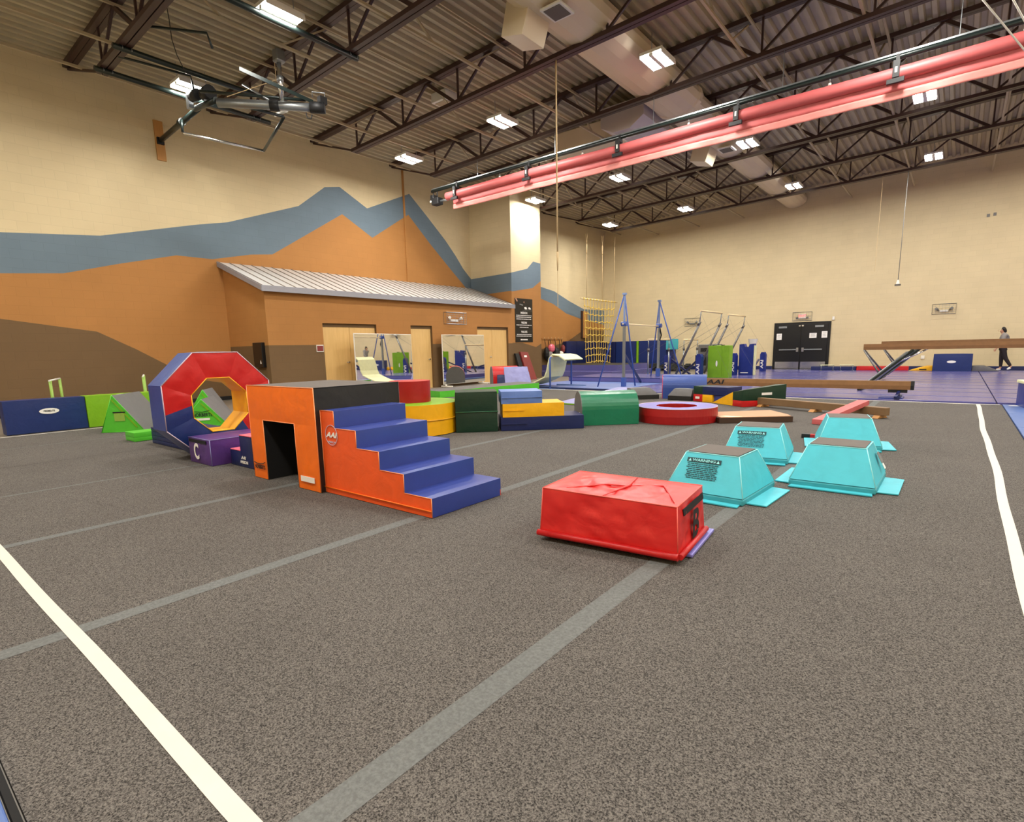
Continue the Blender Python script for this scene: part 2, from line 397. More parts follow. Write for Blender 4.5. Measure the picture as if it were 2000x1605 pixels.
# pilaster that stands out of the mural wall
b = MB(); f = lambda y, z: (XB, y, z); zt = deck_z(XB) + 0.1
pb = [(Y1P, 4.26), (18.72, 4.51), (19.14, 4.84), (Y2P, 4.81)]; po = [(Y1P, 3.53), (19.07, 3.76), (Y2P, 4.09)]; pr = [(Y1P, 1.50), (18.3, 1.50), (19.27, 1.31), (Y2P, 1.46)]
band(b, [(Y1P, -0.1), (Y2P, -0.1)], pr, f, 'brownY'); band(b, pr, po, f, 'ochreY'); band(b, po, pb, f, 'bluegY'); band(b, pb, [(Y1P, zt), (Y2P, zt)], f, 'beigeY')
f = lambda x, z: (x, Y1P, z)
sb = [(XW, 4.21), (XB, 4.26)]; so = [(XW, 3.50), (XB, 3.56)]; sr = [(XW, 1.5), (XB, 1.5)]
band(b, [(XW, -0.1), (XB, -0.1)], sr, f, 'brownX'); band(b, sr, so, f, 'ochreX'); band(b, so, sb, f, 'bluegX'); band(b, sb, [(XW, zt), (XB, zt)], f, 'beigeX')
b.face([(XB, Y2P, -0.1), (XW, Y2P, -0.1), (XW, Y2P, zt), (XB, Y2P, zt)], 'beigeX')
struct(b, 'wall_pilaster')
# vertical expansion joint on the mural wall
b = MB(); b.box(XW, 14.12, 3.6, XW + 0.05, 14.18, 7.8, 'ochreY'); struct(b, 'trim_1')
# far wall, right wall, near wall
b = MB(); b.box(XW - 0.3, YF, -0.3, XR + 0.3, YF + 0.3, deck_z(XR) + 0.3, 'beigeX'); struct(b, 'wall_far')
b = MB(); b.box(XR, YN, -0.3, XR + 0.3, YF, deck_z(XR) + 0.3, 'beigeY'); struct(b, 'wall_right')
b = MB(); b.box(XW, YN - 0.3, -0.3, XR, YN, deck_z(XR) + 0.3, 'beigeX'); struct(b, 'wall_near')
# navy base strip along the far wall, dark base along the mural wall
b = MB(); b.box(XW, YF - 0.03, -0.03, -7.05, YF, 0.16, 'navy'); b.box(-4.6, YF - 0.03, -0.03, XR, YF, 0.16, 'navy'); struct(b, 'baseboard_far')
b = MB(); b.box(XW, YN, -0.03, XW + 0.02, Y0B, 0.08, 'black'); struct(b, 'baseboard_left')

# corrugated roof deck
b = MB(); k = b.mi('deck'); W = 0.24; x = XW - 0.3; prof = []
while x < XR + 0.3:
    for dx, dz in ((0, 0), (0.085, 0), (0.115, 0.085), (0.21, 0.085)):
        prof.append((x + dx, deck_z(x) + dz))
    x += W
i = len(b.v)
for px, pz in prof: b.v += [(px, YN - 0.3, pz), (px, YF + 0.3, pz)]
for j in range(len(prof) - 1):
    o = i + 2 * j; b.f.append((o, o + 1, o + 3, o + 2)); b.m.append(k); b.sm.append(False)
b.face([(XW - 0.3, YN - 0.3, deck_z(XW) + 0.3), (XW - 0.3, YF + 0.3, deck_z(XW) + 0.3), (XR + 0.3, YF + 0.3, deck_z(XR) + 0.3), (XR + 0.3, YN - 0.3, deck_z(XR) + 0.3)], 'deck')
struct(b, 'ceiling')

# storage building inside the hall
b = MB(); zb = 2.90
doors = [(9.01, 10.89, 2.09), (12.28, 13.24, 2.09), (15.54, 17.38, 2.11)]
def wallpiece(y0, y1, z0, z1):
    # split at the brown dado height
    for a0, a1, mt in ((-0.1, 1.48, 'brownY'), (1.48, 9, 'ochreY')):
        lo, hi = max(z0, a0), min(z1, a1)
        if hi > lo: b.face([(XB, y0, lo), (XB, y1, lo), (XB, y1, hi), (XB, y0, hi)], mt)
y = Y0B
for d0, d1, dz in doors:
    wallpiece(y, d0, -0.1, zb); wallpiece(d0, d1, dz, zb); y = d1
wallpiece(y, Y1P, -0.1, zb)
for d0, d1, dz in doors:      # reveals
    b.face([(XB, d0, -0.1), (XB, d0, dz), (XB - 0.16, d0, dz), (XB - 0.16, d0, -0.1)], 'brownX')
    b.face([(XB, d1, -0.1), (XB - 0.16, d1, -0.1), (XB - 0.16, d1, dz), (XB, d1, dz)], 'brownX')
    b.face([(XB, d0, dz), (XB, d1, dz), (XB - 0.16, d1, dz), (XB - 0.16, d0, dz)], 'brownY')
    b.face([(XB - 0.16, d0, -0.1), (XB - 0.16, d1, -0.1), (XB - 0.16, d1, dz), (XB - 0.16, d0, dz)], 'brownY')
b.face([(XW, Y0B, -0.1), (XB, Y0B, -0.1), (XB, Y0B, 1.48), (XW, Y0B, 1.48)], 'brownX')
b.face([(XW, Y0B, 1.48), (XB, Y0B, 1.48), (XB, Y0B, zb), (XW, Y0B, 3.70)], 'ochreX')
b.face([(XB, Y0B, zb), (XB, Y1P, zb), (XW, Y1P, 3.70), (XW, Y0B, 3.70)], 'ochreX')
struct(b, 'wall_storage')
# standing-seam roof on it
rf = thing('metal_roof', 'light grey standing-seam metal roof on the ochre storage building', 'roof')
x0, z0, x1, z1 = XB + 0.16, 2.99, XW, 3.83
ya, yb = Y0B - 0.12, Y1P - 0.0
b = MB(); b.hexa([(x1, ya, z1 - 0.05), (x0, ya, z0 - 0.05), (x0, yb, z0 - 0.05), (x1, yb, z1 - 0.05), (x1, ya, z1), (x0, ya, z0), (x0, yb, z0), (x1, yb, z1)], 'roofmetal'); b.build('roof_sheet', rf)
b = MB(); n = 33
for j in range(n + 1):
    yy = ya + 0.02 + (yb - ya - 0.05) * j / n
    b.bar((x1, yy, z1 + 0.008), (x0, yy, z0 + 0.008), 0.014, 0.022, 'roofseam')
b.build('standing_seam', rf)
b = MB(); b.box(x0 - 0.005, ya - 0.01, z0 - 0.14, x0 + 0.02, yb, z0 + 0.012, 'fascia')
b.hexa([(x1, ya - 0.02, z1 - 0.13), (x0, ya - 0.02, z0 - 0.13), (x0, ya, z0 - 0.13), (x1, ya, z1 - 0.13), (x1, ya - 0.02, z1 + .01), (x0, ya - 0.02, z0 + .01), (x0, ya, z0 + .01), (x1, ya, z1 + .01)], 'fascia')
b.build('fascia', rf, bevel=0.004)
# doors of the storage building
for n_, (d0, d1, dz) in enumerate(doors):
    b = MB(); b.box(XB - 0.13, d0, dz - 0.10, XB - 0.07, d1, dz, 'brownY')
    leaves = 2 if d1 - d0 > 1.2 else 1
    w = (d1 - d0) / leaves
    for j in range(leaves):
        b.box(XB - 0.13, d0 + j * w + 0.006, -0.03, XB - 0.085, d0 + (j + 1) * w - 0.006, dz - 0.10, 'doorwood')
    o = struct(b, 'door_%d' % (n_ + 1), bevel=0.003)
    h = MB(); yh = d0 + w - 0.07 if leaves == 2 else d1 - 0.08
    h.tube([(XB - 0.085, yh, 0.96), (XB - 0.045, yh, 0.96), (XB - 0.045, yh - 0.11, 0.96)], 0.011, 'chrome'); h.tube([(XB - 0.086, yh, 0.96), (XB - 0.075, yh, 0.96)], 0.03, 'chrome', 16)
    h.build('door_handle', o)

# black double exit door in the far wall
b = MB()
b.box(-7.03, YF - 0.06, -0.03, -4.63, YF + 0.0, 2.20, 'blackgloss')
o = struct(b, 'door_4', bevel=0.006)
for j, (xa, xb) in enumerate(((-6.93, -5.85), (-5.82, -4.74))):
    b = MB(); b.box(xa, YF - 0.09, 0.0, xb, YF - 0.06, 2.10, 'blackgloss'); l = b.build('door_leaf', o, bevel=0.004)
    b = MB(); b.box(xa + 0.02, YF - 0.097, 0.02, xb - 0.02, YF - 0.09, 0.36, 'chrome'); b.build('kick_plate', l)
    b = MB(); s0, s1 = (xa + 0.18, xb - 0.10) if j == 0 else (xa + 0.10, xb - 0.18)
    b.box(s0, YF - 0.15, 0.90, s1, YF - 0.10, 0.955, 'galv'); xe = (xb - 0.10) if j == 0 else (xa + 0.10)
    b.box(xe - 0.05, YF - 0.16, 0.82, xe + 0.05, YF - 0.09, 1.02, 'chrome'); b.build('push_bar', l, bevel=0.005)
    b = MB(); xc = xa + 0.30 if j == 0 else xb - 0.34
    b.box(xc - 0.18, YF - 0.14, 1.94, xc + 0.18, YF - 0.09, 2.03, 'galv'); b.build('door_closer', l, bevel=0.005)
for lx, xc, zc, w, h in ((0, -6.78, 1.55, 0.23, 0.29), (1, -5.33, 1.57, 0.30, 0.22), (2, -4.86, 1.60, 0.23, 0.29)):
    lab = ['white notice taped at the hinge side of the left exit door leaf', 'landscape white notice in the middle of the right exit door leaf', 'white notice taped at the outer edge of the right exit door leaf'][lx]
    t = thing('door_notice', lab, 'notice', (xc, YF - 0.094, zc), group='notices on the black exit door')
    b = MB(); b.box(-w / 2, 0, -h / 2, w / 2, 0.003, h / 2, 'paper'); b.build('sheet', t)
    b = MB()
    for r in range(5): b.box(-w * 0.34 + 0.01 * (r % 2), -0.001, h * 0.3 - r * h * 0.14, w * 0.34 - 0.02 * (r % 3), 0.0, h * 0.3 - r * h * 0.14 + 0.009, 'inkgrey')
    b.build('print', t)
t = thing('door_magnet', 'small pair of chrome contacts over the meeting edge of the exit doors', 'door hardware', (-5.835, YF - 0.1, 2.03))
b = MB(); b.box(-0.11, -0.05, -0.03, -0.02, 0, 0.03, 'chrome'); b.box(0.02, -0.05, -0.03, 0.11, 0, 0.04, 'chrome'); b.build('contact', t)

# ---------------- roof joists (each one a thing)
JY = [4.40, 7.49, 10.57, 13.66, 16.74, 19.83, 22.92, 26.0]
def joist():
    r = bpy.data.objects.new('roof_joist', None); COL.objects.link(r)
    b = MB()
    for s_ in (-1, 1):
        b.bar((XW + 0.02, s_ * 0.055, deck_z(XW) - 0.05), (XR, s_ * 0.055, deck_z(XR) - 0.05), 0.10, 0.10, 'steel')
    b.build('top_chord', r)
    b = MB(); xs = XW + 2.1
    for s_ in (-1, 1):
        b.bar((xs, s_ * 0.06, chord_z(xs) + 0.03), (XR, s_ * 0.06, chord_z(XR) + 0.03), 0.10, 0.085, 'steel')
    b.build('bottom_chord', r)
    b = MB(); x = xs + 0.1; n = 0
    b.bar((XW + 0.05, 0, deck_z(XW) - 0.12), (xs + 0.05, 0, chord_z(xs) + 0.03), 0.05, 0.05, 'steel')
    P = 2.05
    while x < XR - 0.4:
        xm = x + P / 2; xe = x + P
        b.bar((x, 0, chord_z(x) + 0.05), (xm, 0, deck_z(xm) - 0.08), 0.045, 0.05, 'steel')
        if xe < XR: b.bar((xm, 0, deck_z(xm) - 0.08), (xe, 0, chord_z(xe) + 0.05), 0.075, 0.075, 'steel')
        b.bar((x + 0.06, 0, chord_z(x) + 0.05), (x + 0.06, 0, deck_z(x) - 0.08), 0.04, 0.04, 'steel')
        x = xe
    b.build('web', r)
    return r
J0 = joist()
jl = ['maroon steel roof joist over the folded basketball hoop, nearest the camera', 'maroon steel roof joist second from the camera, passing behind the hoop mast',
      'maroon steel roof joist third from the camera, with the climbing rope hung from it', 'maroon steel roof joist directly above the rolled red divider curtain',
      'maroon steel roof joist just beyond the red divider curtain', 'maroon steel roof joist second beyond the red divider curtain',
      'maroon steel roof joist next to last before the far wall', 'maroon steel roof joist closest to the far beige wall']
for k, yy in enumerate(JY):
    o = J0 if k == 0 else dup(J0, (0, yy, 0), 0, '')
    tag(o, jl[k], 'roof joist', 'steel joists under the roof deck', (0, yy, 0))
# pale bridging bars between the joists
bl = ['along the mural wall', 'over the hoop frame', 'near the hoop end of the duct', 'left of the duct', 'right of the duct', 'over the curtain middle', 'nearest the right edge']
bx = [-15.35, -13.1, -10.9, -8.7, -4.2, -2.0, 0.4]
for k, x in enumerate(bx):
    b = MB(); z0 = chord_z(x) + 0.10; z1 = deck_z(x) - 0.14
    if x == -15.35: z0 = 7.45
    b.bar((x, YN, z0), (x, YF, z0), 0.05, 0.05, 'pale'); 
    if x != -15.35: b.bar((x + 0.1, YN, z1), (x + 0.1, YF, z1), 0.045, 0.045, 'pale')
    for a, c in zip(JY[:-1], JY[1:]):
        if (JY.index(a) + k) % 2 == 0 and x != -15.35:
            b.bar((x, a, z1), (x, a + 1.0, z0), 0.045, 0.03, 'pale'); b.bar((x, c - 1.0, z0), (x, c, z1), 0.045, 0.03, 'pale')
    tag(b.build('bridging_bar'), 'pale tan bridging bar run between the joists ' + bl[k], 'bridging bar', 'pale bridging under the deck')

# ---------------- ducts
t = thing('air_duct', 'large beige-painted air duct running through the roof joists toward the far wall', 'duct')
b = MB(); xc, n = -6.45, 16
def ring(y, rx, rz, zc=7.70, xc=xc): return [(xc + rx * math.cos(2 * PI * k / n), y, zc + rz * math.sin(2 * PI * k / n)) for k in range(n)]
secs = [(-3.3, .62, .40), (7.6, .62, .40), (7.65, .66, .43), (7.8, .66, .43), (7.85, .62, .40), (15.2, .62, .40), (15.25, .66, .43), (15.4, .66, .43), (15.5, .56, .37), (28.95, .50, .34)]
rs = [ring(*s_) for s_ in secs]
for a, c in zip(rs[:-1], rs[1:]):
    for k in range(n):
        k2 = (k + 1) % n; b.face([a[k], a[k2], c[k2], c[k]][::-1], 'duct', True)
b.build('duct_body', t)
def outlet(y, s_):
    b = MB(); b.hexa([(-7.25, y - .34, 7.05), (-6.75, y - .34, 6.93), (-6.75, y + .34, 6.93), (-7.25, y + .34, 7.05), (-7.1, y - .34, 7.6), (-6.5, y - .34, 7.6), (-6.5, y + .34, 7.6), (-7.1, y + .34, 7.6)], 'duct')
    b.build('outlet_box', t, bevel=0.01)
    b = MB(); b.box(-6.42, y - .24, 7.225, -5.98, y + .24, 7.265, 'white'); o = b.build('outlet_grille', t, bevel=0.005)
    b = MB(); b.box(-6.37, y - .19, 7.215, -6.03, y + .19, 7.224, 'grille'); b.build('grille_core', o)
outlet(9.2, 1); outlet(18.6, 1)
t = thing('branch_duct', 'flat beige branch duct crossing above the left end of the red curtain', 'duct')
b = MB(); b.box(-10.45, 15.35, 7.18, -7.62, 16.2, 7.84, 'duct'); b.build('branch_body', t, bevel=0.02)
b = MB(); b.prism([(-8.0, 7.10), (-7.5, 7.10), (-7.1, 7.35), (-7.1, 7.8), (-8.4, 7.8), (-8.4, 7.3)], 14.6, 16.3, 'ductg', 'y'); b.build('elbow', t, bevel=0.02)
t = thing('ceiling_speaker', 'pale square speaker box under the deck between the second and third joists', 'speaker', (-11.2, 11.3, 7.72))
b = MB(); b.box(-.27, -.27, -.02, .27, .27, .22, 'white'); b.build('speaker_box', t, bevel=0.02)
b = MB(); b.box(-.2, -.2, -.03, .2, .2, -.021, 'pale'); b.build('speaker_face', t)

# ---------------- lamps
def lamp_z(x): return 7.05 + 0.027 * (x + 13.7)
L0 = thing('ceiling_light', '', 'ceiling light')
b = MB(); b.box(-.25, -.36, .05, .25, .36, .11, 'white'); b.box(-.04, -.34, .0, .04, .34, .05, 'white')
for s_ in (-1, 1): b.box(s_ * .25 - .01, -.36, 0.0, s_ * .25 + .01, .36, .06, 'white')
b.build('housing', L0)
b = MB(); b.box(-.225, -.33, .008, -.055, .33, .04, 'lamp'); b.build('lamp_panel', L0); b = MB(); b.box(.055, -.33, .008, .225, .33, .04, 'lamp'); b.build('lamp_panel', L0)
for s_ in (-.3, .3):
    b = MB(); b.tube([(0, s_, .11), (0, s_, .45)], 0.008, 'galv', 6); b.build('hanger', L0)
LX = [-13.7, -9.95, -5.6, -1.25, 3.1, 7.2]
LY = [-0.5, 5.93, 12.15, 18.7, 24.8]
lamps = [(LX[0], LY[1], 'glowing ceiling light behind the folded basketball hoop'), (LX[1], LY[1], 'glowing ceiling light above the hoop mast, largest in view'),
 (LX[0], LY[2], 'ceiling light next to the mural wall, left of the curtain end'), (LX[1], LY[2], 'ceiling light between mural wall and duct, before the curtain'),
 (LX[2], LY[2], 'ceiling light in front of the big duct, before the curtain'), (LX[3], LY[2], 'ceiling light at the top edge, in front of the curtain'),
 (LX[0], LY[3], 'ceiling light beside the top of the beige pilaster, just below the curtain'), (LX[1], LY[3], 'ceiling light below the curtain, between pilaster and duct'),
 (LX[2], LY[3], 'ceiling light below the curtain, by the duct grille'), (LX[3], LY[3], 'ceiling light closest below the curtain toward its high end'),
 (LX[0], LY[4], 'farthest row ceiling light in the corner above the cargo net'), (LX[1], LY[4], 'farthest row ceiling light, second from the corner'),
 (LX[2], LY[4], 'farthest row ceiling light where the duct ends'), (LX[3], LY[4], 'farthest row ceiling light above the emergency light cage'),
 (LX[4], LY[2], 'ceiling light past the right edge of the view, in the second row'), (LX[4], LY[3], 'ceiling light past the right edge of the view, in the third row'),
 (LX[4], LY[4], 'ceiling light past the right edge of the view, in the last row'), (LX[4], LY[1], 'ceiling light past the right edge of the view, in the first row'),
 (LX[2], LY[1], 'ceiling light overhead beside the duct, above the view'), (LX[3], LY[1], 'ceiling light overhead, above the view'),
 (LX[5], LY[1], 'ceiling light at the right wall, first row'), (LX[5], LY[2], 'ceiling light at the right wall, second row'), (LX[5], LY[3], 'ceiling light at the right wall, third row'), (LX[5], LY[4], 'ceiling light at the right wall, last row')]
for k, x in enumerate(LX): lamps.append((x, LY[0], 'ceiling light behind the camera, number %s from the mural wall' % ['one', 'two', 'three', 'four', 'five', 'six'][k]))
LIGHTW = 165
for k, (x, y, lb) in enumerate(lamps):
    loc = (x, y, lamp_z(x))
    o = L0 if k == 0 else dup(L0, loc, 0, lb)
    tag(o, lb, 'ceiling light', 'twin-panel ceiling lights', loc)
    ld = bpy.data.lights.new('lamp_light', 'AREA'); ld.shape = 'RECTANGLE'; ld.size = 0.42; ld.size_y = 0.66; ld.energy = LIGHTW; ld.color = (1.0, 0.965, 0.90)
    lo = bpy.data.objects.new('lamp_light', ld); COL.objects.link(lo); lo.location = (x, y, lamp_z(x) - 0.015)

# ================================================================== FOAM SHAPES ON THE CARPET
# --- red block lettered B, folded purple mat under it
t = thing('folded_mat', 'flat purple-blue mat sticking out from under the red block lettered B', 'mat', (-1.66, 3.2, 0), math.radians(6))
b = MB(); b.box(-.47, -.24, 0.0, .53, .30, 0.022, 'lightpurple'); b.build('mat_panel', t, bevel=0.006)
t = thing('foam_block', 'red vinyl foam block with a black letter B on its end', 'foam block', (-1.625, 3.14, 0.022), math.radians(6))
b = MB(); c = [(-.45, -.31, 0), (.455, -.31, 0), (.455, .29, 0), (-.45, .29, 0), (-.44, -.285, .315), (.435, -.285, .305), (.435, .27, .31), (-.44, .27, .315)]
b.phexa(c, 'redbright', n=34, puff=0.006, wr=0.019, seed=2.0); b.build('cover', t)
C = [Vector(p) for p in c]
for pts in ([(-.02, -.28, .315), (.04, .0, .322), (.0, .27, .316)], [(.05, .03, .318), (.24, .10, .319), (.40, -.22, .310)], [(-.30, -.22, .317), (-.10, -.02, .318), (.02, .0, .318)]):
    b = MB(); b.tube(pts, [.002, .008, .002], 'redbright', 8); b.build('crease', t)
pipe_edges(t, [(C[4], C[5]), (C[5], C[6]), (C[6], C[7]), (C[7], C[4]), (C[1], C[5]), (C[0], C[4])], 0.0035, 'piping_red')
b = MB(); b.tube([(-.46, -.322, .022), (0, -.325, .024), (.46, -.322, .022)], 0.021, 'red', 10); b.tube([(.468, -.31, .022), (.468, .28, .022)], 0.018, 'red', 10); b.build('hem_roll', t)
b = MB(); b.hexa([(.449, -.20, .232), (.453, -.20, .232), (.453, .24, .232), (.449, .24, .232), (.443, -.20, .272), (.447, -.20, .272), (.447, .24, .272), (.443, .24, .272)], 'strap'); b.build('velcro_strap', t)
text('B', t, (.463, .03, .125), (PI / 2, 0, PI / 2), 0.25, 'ink', sx=1.05, bold=0.006)

# --- four aqua trapezoid boxes
def trapezoid():
    r = bpy.data.objects.new('trapezoid_box', None); COL.objects.link(r)
    bx_, by_, tx, ty, h = .32, .385, .22, .21, .345
    z0 = 0.055
    c = [(-bx_, -by_, z0), (bx_, -by_, z0), (bx_, by_, z0), (-bx_, by_, z0), (-tx, -ty, h), (tx, -ty, h), (tx, ty, h), (-tx, ty, h)]
    b = MB(); b.phexa(c, 'teal', n=12, puff=0.003, wr=0.003, seed=1); b.build('cover', r)
    b = MB(); b.box(-bx_ - .005, -by_ - .005, 0, bx_ + .005, by_ + .005, 0.05, 'tealdark'); b.build('base_layer', r, bevel=0.01)
    b = MB(); b.box(-tx + .012, -ty + .012, h - .002, tx - .012, ty - .012, h + .008, 'greytop'); b.build('top_pad', r)
    C = [Vector(p) for p in c]
    pipe_edges(r, [(C[4], C[5]), (C[5], C[6]), (C[6], C[7]), (C[7], C[4]), (C[1], C[5]), (C[2], C[6]), (C[0], C[4])], 0.004, 'piping_teal')
    for s_, pts in enumerate(([(-.30, -.385), (.30, -.385), (.31, -.47), (-.31, -.47)], [(.32, -.31), (.32, .33), (.47, .31), (.47, -.30)])):
        b = MB(); p0 = pts if s_ == 0 else pts
        q = [(x, y, 0.001) for x, y in p0]; q2 = [(x, y, 0.010) for x, y in p0]
        if s_ == 0: q, q2 = q[::-1], q2[::-1]
        else: q, q2 = q[::-1], q2[::-1]
        b.hexa(q + q2, 'teal'); b.build('velcro_flap', r)
    b = MB(); pts = [(-.32, -.34), (-.32, .34), (-.45, .32), (-.45, -.32)]
    b.hexa([(x, y, 0.001) for x, y in pts] + [(x, y, 0.010) for x, y in pts], 'teal'); b.build('velcro_flap', r)
    return r
def warning(r):
    """black WARNING banner and small print on the near sloped face"""
    sl = math.atan2(.385 - .21, .345 - .055)
    lab = bpy.data.objects.new('warning_print', None); COL.objects.link(lab)
    zc = .225; yc = -.385 + (zc - .055) * math.tan(sl) - .004
    b = MB(); cs, sn = math.cos(sl), math.sin(sl)
    def P(u, v, o=0.0): o += .006; return (u, yc + v * sn - o * cs, zc + v * cs + o * sn)
    b.face([P(-.19, .056), P(.095, .056), P(.095, .094), P(-.19, .094)], 'inkteal')
    rnd = random.Random(3)
    for k in range(9):
        v = .045 - k * .0155; u = -.185 + rnd.random() * .02; end = .09 - rnd.random() * .02
        while u < end:
            w = .012 + rnd.random() * .03; w = min(w, end - u)
            b.face([P(u, v - .007), P(u + w, v - .007), P(u + w, v), P(u, v)], 'inkteal'); u += w + .005
    o = b.build('warning_print', r)
    text('\u26a0WARNING\u26a0' if False else 'WARNING', o, P(-.047, .074, .001), (PI / 2 - sl, 0, 0), 0.032, 'piping_teal', sx=1.25, bold=0.0006)
    for u in (-.165, .07):
        t_ = MB(); t_.face([P(u - .013, .062, .001), P(u + .013, .062, .001), P(u, .087, .001)], 'piping_teal'); t_.build('warning_triangle', o)
    bpy.data.objects.remove(lab)
T0 = trapezoid(); tag(T0, 'aqua trapezoid foam box with warning print, touching the view edge of the red block', 'foam box', 'aqua trapezoid boxes', (-1.49, 4.66, 0), math.radians(-3))
T0['label'] = 'aqua trapezoid foam box with warning print, directly behind the red block'
a2 = dup(T0, (-1.64, 6.38, 0), math.radians(8), 'aqua trapezoid foam box with warning print, nearer the brown board')
a3 = dup(T0, (-.745, 5.565, 0), 0, 'aqua trapezoid foam box with a white tag on its side and no warning print')
a4 = dup(T0, (-.97, 7.66, 0), math.radians(12), 'plain aqua trapezoid foam box farthest back, beside the pink-red beam')
warning(T0)
for o in list(T0.children):
    if o.name.startswith('warning_print'):
        d = o.copy(); COL.objects.link(d); d.parent = a2
        for g in list(o.children): e = g.copy(); COL.objects.link(e); e.parent = d
b = MB()
b.hexa([(.333, .10, .13), (.336, .10, .13), (.336, .17, .13), (.333, .17, .13), (.312, .10, .17), (.315, .10, .17), (.315, .17, .17), (.312, .17, .17)], 'paper'); b.build('white_tag', a3)
b = MB(); b.hexa([(.309, .06, .185), (.312, .06, .185), (.312, .18, .185), (.309, .18, .185), (.268, .06, .27), (.271, .06, .27), (.271, .17, .27), (.268, .17, .27)], 'inkgrey'); b.build('side_print', a3)

# --- orange cube with a tunnel
t = thing('tunnel_block', 'large orange and black foam cube with a square tunnel opening', 'foam tunnel', (-5.53, 2.60, 0), math.radians(0.5))
w, d, h = 1.19, .95, .935; o0, o1, oh = .26, .835, .60
b = MB()
b.pface((0, 0, 0), (o0, 0, 0), (o0, 0, oh), (0, 0, oh), 'orange', 10, .006, .006)
b.pface((o1, 0, 0), (w, 0, 0), (w, 0, oh), (o1, 0, oh), 'orange', 12, .006, .009, 4)
b.pface((0, 0, oh), (w, 0, oh), (w, 0, h), (0, 0, h), 'orange', 18, .006, .006, 9)
b.build('front_panel', t)
b = MB()
b.pface((w, 0, 0), (w, d, 0), (w, d, h), (w, 0, h), 'blackv', 14, .012, .01, 5); b.build('side_panel', t); b = MB(); b.pface((0, d, 0), (0, 0, 0), (0, 0, h), (0, d, h), 'blackv', 10, .01, .006)
b.build('side_panel', t)
b = MB(); b.pface((0, 0, h), (w, 0, h), (w, d, h), (0, d, h), 'greytop', 12, .006, .003); b.build('top_panel', t)
b = MB()
b.face([(w, d, 0), (0, d, 0), (0, d, h), (w, d, h)], 'blackv')
y0 = 0.002
for q in ([(o0, y0, 0), (o0, d - .01, 0), (o0, d - .01, oh), (o0, y0, oh)], [(o1, d - .01, 0), (o1, y0, 0), (o1, y0, oh), (o1, d - .01, oh)], [(o0, y0, oh), (o0, d - .01, oh), (o1, d - .01, oh), (o1, y0, oh)],
          [(o1, d - .01, 0), (o0, d - .01, 0), (o0, d - .01, oh), (o1, d - .01, oh)]): b.face(q, 'strap')
b.build('tunnel_lining', t)
pipe_edges(t, [((0, 0, h), (w, 0, h)), ((w, 0, 0), (w, 0, h)), ((0, 0, 0), (0, 0, h)), ((o0, 0, oh), (o1, 0, oh)), ((o0, 0, 0), (o0, 0, oh)), ((o1, 0, 0), (o1, 0, oh))], 0.0045, 'piping_orange')
pipe_edges(t, [((w, 0, h), (w, d, h)), ((w, d, 0), (w, d, h))], 0.004, 'blackv', 'black_piping')
b = MB(); b.box(.895, -.014, .075, 1.115, -.008, .125, 'paper'); b.build('white_tag', t)
text('NORBERTS', t, (.14, -.012, .115), FRONT, 0.055, 'ink', sx=0.75, bold=0.001)
b = MB(); b.tube([(.03, -.011, .16), (.09, -.011, .148), (.15, -.011, .15), (.21, -.011, .158), (.245, -.011, .175)], 0.004, 'ink', 5); b.build('logo_swoosh', t)

# --- five-step foam stairs
t = thing('foam_stairs', 'five-step foam stairs with royal blue treads and coral orange side', 'foam stairs', (-4.335, 2.66, 0), math.radians(0.3))
L_, Wd, sh = 1.385, .80, .148; tr = [.2, .50, .79, 1.08, 1.385]   # tread end x for steps 5..1
n = 5; xs = [0] + tr
prof = [(0, 0)]
b = MB()
for k in range(n):
    x0, x1, zt_ = xs[k], xs[k + 1], sh * (n - k)
    b.pface((x0, 0, zt_), (x1, 0, zt_), (x1, Wd, zt_), (x0, Wd, zt_), 'royal', 8, .003, .002, k)
b.build('tread_cover', t)
b = MB()
for k in range(n):
    x1, zt_ = xs[k + 1], sh * (n - k)
    b.pface((x1, 0, zt_ - sh), (x1, Wd, zt_ - sh), (x1, Wd, zt_), (x1, 0, zt_), 'royal', 8, .004, .002, k + 20)
b.build('riser_cover', t)
for yy in (0, Wd):
    b = MB()
    for k in range(n):
        x0, x1, zt_ = xs[k], xs[k + 1], sh * (n - k)
        q = [(x0, yy, .05), (x1, yy, .05), (x1, yy, zt_), (x0, yy, zt_)]
        if yy: q = [q[1], q[0], q[3], q[2]]
        b.pface(*q, 'coral', 8, 0.0, 0.003, k * 2)
    b.build('side_cover', t)
b = MB()
b.face([(0, Wd, 0), (0, 0, 0), (0, 0, sh * n), (0, Wd, sh * n)], 'coral'); b.face([(0, 0, 0), (0, Wd, 0), (L_, Wd, 0), (L_, 0, 0)], 'coral')
b.hexa([(0, 0, 0), (L_, 0, 0), (L_, 0.01, 0), (0, 0.01, 0), (0, -.004, .05), (L_, -.004, .05), (L_, 0.01, .05), (0, 0.01, .05)], 'coral')
b.hexa([(0, Wd - .01, 0), (L_, Wd - .01, 0), (L_, Wd, 0), (0, Wd, 0), (0, Wd - .01, .05), (L_, Wd - .01, .05), (L_, Wd, .05), (0, Wd, .05)], 'coral')
b.build('base_cover', t)
b = MB(); b.tube([(0, -.008, .052), (L_, -.008, .052)], .006, 'orange', 6); b.build('side_hem', t)
segs = []
for k in range(n):
    x0, x1, zt_ = xs[k], xs[k + 1], sh * (n - k)
    segs += [((x0, -.001, zt_), (x1, -.001, zt_)), ((x1, -.001, zt_ - sh), (x1, -.001, zt_))]
segs.append(((0, -.001, 0), (0, -.001, sh * n)))
pipe_edges(t, segs, 0.0035, 'piping_orange')
lg = MB(); cx_, cz_, rr_ = .155, .53, .088
